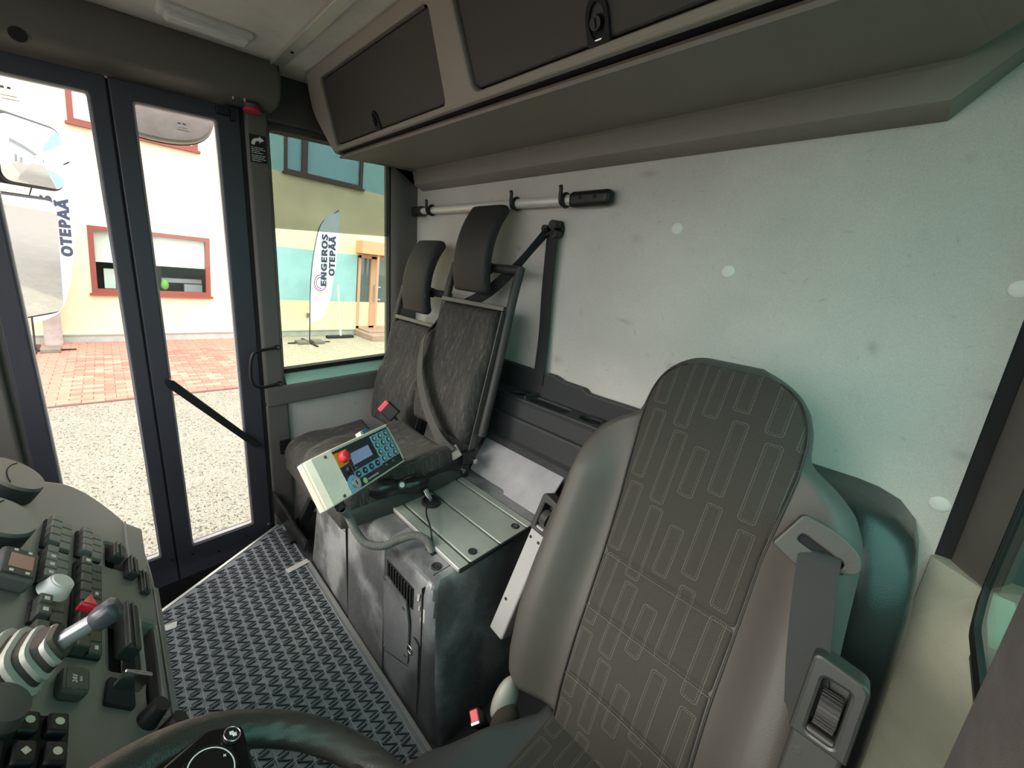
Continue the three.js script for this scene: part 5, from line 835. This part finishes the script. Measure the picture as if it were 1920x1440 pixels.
// feather flags
function flag(x, zp, dir, mirrored, label, bl) {
  const t = thing('feather_flag', label, 'flag', 'feather flags in front of the building');
  const tx = canvasTex(320, 1024, (g, w, h) => {
    g.fillStyle = '#cfdde6'; g.fillRect(0, 0, w, h); g.fillStyle = '#343d4e';
    const line = (s, x0, y0, y1, fs) => { g.save(); g.translate(x0, y0); g.rotate(-Math.PI / 2); g.font = `bold ${fs}px sans-serif`; const k = (y0 - y1) / g.measureText(s).width; g.scale(k, 1); g.lineWidth = 7; g.strokeStyle = '#343d4e'; g.fillText(s, 0, 0); g.strokeText(s, 0, 0); g.restore(); };
    g.strokeStyle = '#8e3b52'; g.lineWidth = 9; g.beginPath(); g.arc(112, 655, 70, 0.3, 5.6); g.stroke(); g.strokeStyle = '#4b5264'; g.lineWidth = 8; g.beginPath(); g.arc(112, 655, 50, 1.2, 6.0); g.stroke(); g.strokeStyle = '#b0617a'; g.lineWidth = 6; g.beginPath(); g.arc(112, 655, 84, 1.0, 3.6); g.stroke();
    line('ENGEROS', 178, 690, 222, 88); line('OTEPÄÄ', 270, 590, 232, 88); g.fillStyle = '#343d4e'; for (const y of [322, 268]) for (const d of [-9, 9]) g.fillRect(192, y + d - 6, 12, 12); });
  const L = 2.42, Y0 = GY + 0.44;
  const pts = []; for (let k = 0; k <= 30; k++) { const s = k / 30; pts.push([s, 0.02 + 0.0 * s]); }
  // outline in (a: across from the pole, y)
  const left = lerpTab([[0, 0], [0.5, 0.0], [1.3, 0.03], [1.8, 0.1], [2.1, 0.2], [2.3, 0.34], [2.4, 0.5], [2.42, 0.56]]), right = lerpTab([[0, 0.02], [0.06, 0.16], [0.14, 0.28], [0.3, 0.37], [0.6, 0.45], [1.2, 0.53], [2.0, 0.585], [2.42, 0.585]]);
  const pos = [], uv = [], idx = [], na = 8, nb = 60;
  for (const sd of [0, 1]) for (let j = 0; j <= nb; j++) for (let i = 0; i <= na; i++) { const y = L * j / nb, a = left(y) + (right(y) - left(y)) * i / na; pos.push((sd ? -0.002 : 0.002) + 0.025 * Math.sin(y * 3 + a * 5) * a, y, -a * dir); uv.push(a / 0.6, y / L); }
  const row = na + 1, off = row * (nb + 1); for (let j = 0; j < nb; j++) for (let i = 0; i < na; i++) { const a = j * row + i; idx.push(a, a + 1, a + row + 1, a, a + row + 1, a + row, off + a, off + a + row + 1, off + a + 1, off + a, off + a + row, off + a + row + 1); }
  const g = new THREE.BufferGeometry(); g.setAttribute('position', new THREE.Float32BufferAttribute(pos, 3)); g.setAttribute('uv', new THREE.Float32BufferAttribute(uv, 2)); g.setIndex(idx); g.computeVertexNormals();
  obj('cloth', ex(g.translate(x, Y0, zp)), new THREE.MeshPhysicalMaterial({ map: tx, color: 0xffffff, roughness: 0.9 }), t, { uv: true });
  obj('pole', ex([between(V(x, GY, zp), V(x, Y0 + 0.1, zp), 0.012), tube([[x - 0.004, Y0, zp], [x - 0.004, Y0 + 0.9, zp], [x - 0.004, Y0 + 1.6, zp - 0.07 * dir], [x - 0.004, Y0 + 2.1, zp - 0.2 * dir], [x - 0.004, Y0 + 2.42, zp - 0.56 * dir]], 0.009, 50, 8)]), M.blackRough, t);
  obj('cross_foot', ex([at(box(0.9, 0.02, 0.05), x, GY + 0.012, zp), at(box(0.05, 0.02, 0.9), x, GY + 0.012, zp)]), M.blackRough, t);
  for (const s of [-1, 1]) obj('weight_slab', ex(at(box(0.3, 0.05, 0.22, 0.004), x + 0.02, GY + 0.03, zp + s * 0.17 * bl)), mat(0x6d675e, 0.9), t);
  return t;
}
flag(-8.72, -1.83, 1, false, 'white feather flag with logo seen through the green side window', 1);
flag(-8.9, 2.27, 1, false, 'white feather flag with grey lettering behind the door mirrors', 1);
single('parasol_foot', 'low black parasol foot with a pale pole near the entrance', 'parasol stand', ex([bx(-9.25, -9.1, GY, GY + 0.06, -3.05, -2.4, 0.01)]), M.blackRough);
single('leaning_pole', 'slim two-tone pole standing behind the flag', 'pole', ex([between(V(-9.15, GY + 0.05, -2.73), V(-9.15, 0.75, -2.62), 0.022)]), mat(0xe4ddcc, 0.6));
single('round_column', 'grey concrete post at the wall behind the flag', 'post', ex([at(cyl(0.1, 0.11, 1.5, 28), -9.42, GY + 0.75, 2.1)]), mat(0xb5aea6, 0.9, { map: rep(tMottle, 0.5) }));
// mirrors
{
  const n = V(0.54, -0.102, -0.835).normalize(), h = V(-0.84, 0, -0.543).normalize(), v = V().crossVectors(n, h).normalize(); h.crossVectors(v, n);
  const F = basis(V(-2.5, 1.72, 1.5), h.clone(), v, n), glass = mat(0xf2f4f4, 0.03, { metalness: 1 }), shell = mat(0x2d2e33, 0.5);
  const mk = (name, label, x0, y0, x1, y1, r, bulge) => { const t = thing(name, label, 'mirror');
    obj('housing', ext(rect(x0 - 0.012, y0 - 0.012, x1 + 0.012, y1 + 0.012, r + 0.01), 0.07, 0.012, F.clone().multiply(new THREE.Matrix4().setPosition(0, 0, -0.072)), 10), shell, t);
    const s = rect(x0, y0, x1, y1, r); let g;
    if (bulge) { const m = 24; const pos = [], idx = [], cx = (x0 + x1) / 2, cy = (y0 + y1) / 2; pos.push(0, 0, 0); const ol = s.getPoints(10); const rgs = 10; for (let q = 1; q <= rgs; q++) for (const p of ol) { const f = q / rgs; pos.push((p.x - cx) * f, (p.y - cy) * f, 0); } for (let i = 0; i < pos.length; i += 3) pos[i + 2] = bulge - (pos[i] ** 2 + pos[i + 1] ** 2) * bulge / 0.03; const k = ol.length; for (let i = 0; i < k; i++) idx.push(0, 1 + i, 1 + (i + 1) % k); for (let q = 0; q < rgs - 1; q++) for (let i = 0; i < k; i++) { const a = 1 + q * k + i, b = 1 + q * k + (i + 1) % k; idx.push(a, a + k, b + k, a, b + k, b); } g = new THREE.BufferGeometry(); g.setAttribute('position', new THREE.Float32BufferAttribute(pos, 3)); g.setIndex(idx); g.computeVertexNormals(); g.translate(cx, cy, 0.0); g.applyMatrix4(F); }
    else g = ext(s, 0.004, 0, F.clone().multiply(new THREE.Matrix4().setPosition(0, 0, -0.001)), 10);
    obj('mirror_glass', g, glass, t); return t; };
  mk('wide_mirror', 'small convex wide-angle mirror outside the front door leaf', -0.16, -0.118, 0.128, 0.118, 0.05, 0.016);
  const big = mk('main_mirror', 'tall main mirror below the convex mirror outside the door', -0.3, -0.645, 0.075, -0.172, 0.05, 0);
  obj('mirror_arm', [tube([[-2.12, 2.0, 1.85], [-2.3, 1.99, 1.78], [-2.42, 1.9, 1.62], [-2.45, 1.4, 1.6], [-2.42, 1.0, 1.72], [-2.12, 0.8, 1.85]].map((p) => [p[0] + 0.06, p[1], p[2] + 0.06]), 0.016, 60, 10)], M.black, big);
}
{ // kerb mirror hanging above the door
  const t = thing('kerb_mirror', 'half-round dusty kerb mirror hanging above the rear door leaf', 'mirror');
  const s = new THREE.Shape(); s.moveTo(-0.2, 0.08); s.lineTo(-0.2, 0.0); s.bezierCurveTo(-0.2, -0.07, -0.08, -0.085, 0, -0.085); s.bezierCurveTo(0.09, -0.085, 0.17, -0.06, 0.19, 0.03); s.lineTo(0.19, 0.08); s.closePath();
  const B = basis(V(-2.3, 1.905, 1.09), V(0, 0, -1), V(0, 1, 0), V(1, 0, 0));
  obj('shell', ext(s, 0.05, 0.012, B.clone().multiply(new THREE.Matrix4().setPosition(0, 0, -0.03)), 16), mat(0xd8cdc6, 0.8, { map: rep(tMottle, 0.2) }), t);
  obj('rim', ext(s, 0.012, 0.003, B.clone().multiply(new THREE.Matrix4().setPosition(0, 0, -0.035)).multiply(new THREE.Matrix4().makeScale(1.02, 1.03, 1)), 16), M.blackRough, t);
  obj('bracket', tube([[-2.31, 1.97, 1.09], [-2.28, 2.06, 1.09], [-2.1, 2.12, 1.09]], 0.014, 20, 10), M.black, t);
}
{ // white hall across the yard, seen in the mirrors
  const t = thing('far_hall', 'white flat-roofed hall across the yard seen in the mirrors', 'building');
  const w = mat(0xe8e6e0, 0.9), d = mat(0x5a5f66, 0.4);
  obj('wall', ex(bx(-40, -6, GY - 0.1, 6, -82, -74)), w, t); obj('roof', ex(bx(-40.3, -5.7, 6, 6.5, -82.3, -73.7)), d, t);
  for (let k = 0; k < 7; k++) obj('window', ex(bx(-38 + k * 4.4, -35.5 + k * 4.4, 3.2, 4.8, -74.02, -73.95)), d, t);
  for (let k = 0; k < 3; k++) obj('gate', ex(bx(-36 + k * 9, -33.5 + k * 9, GY, 2.2, -74.0, -73.9)), mat(0x7d6f68, 0.7), t);
}

finish();
renderer.render(scene, camera);
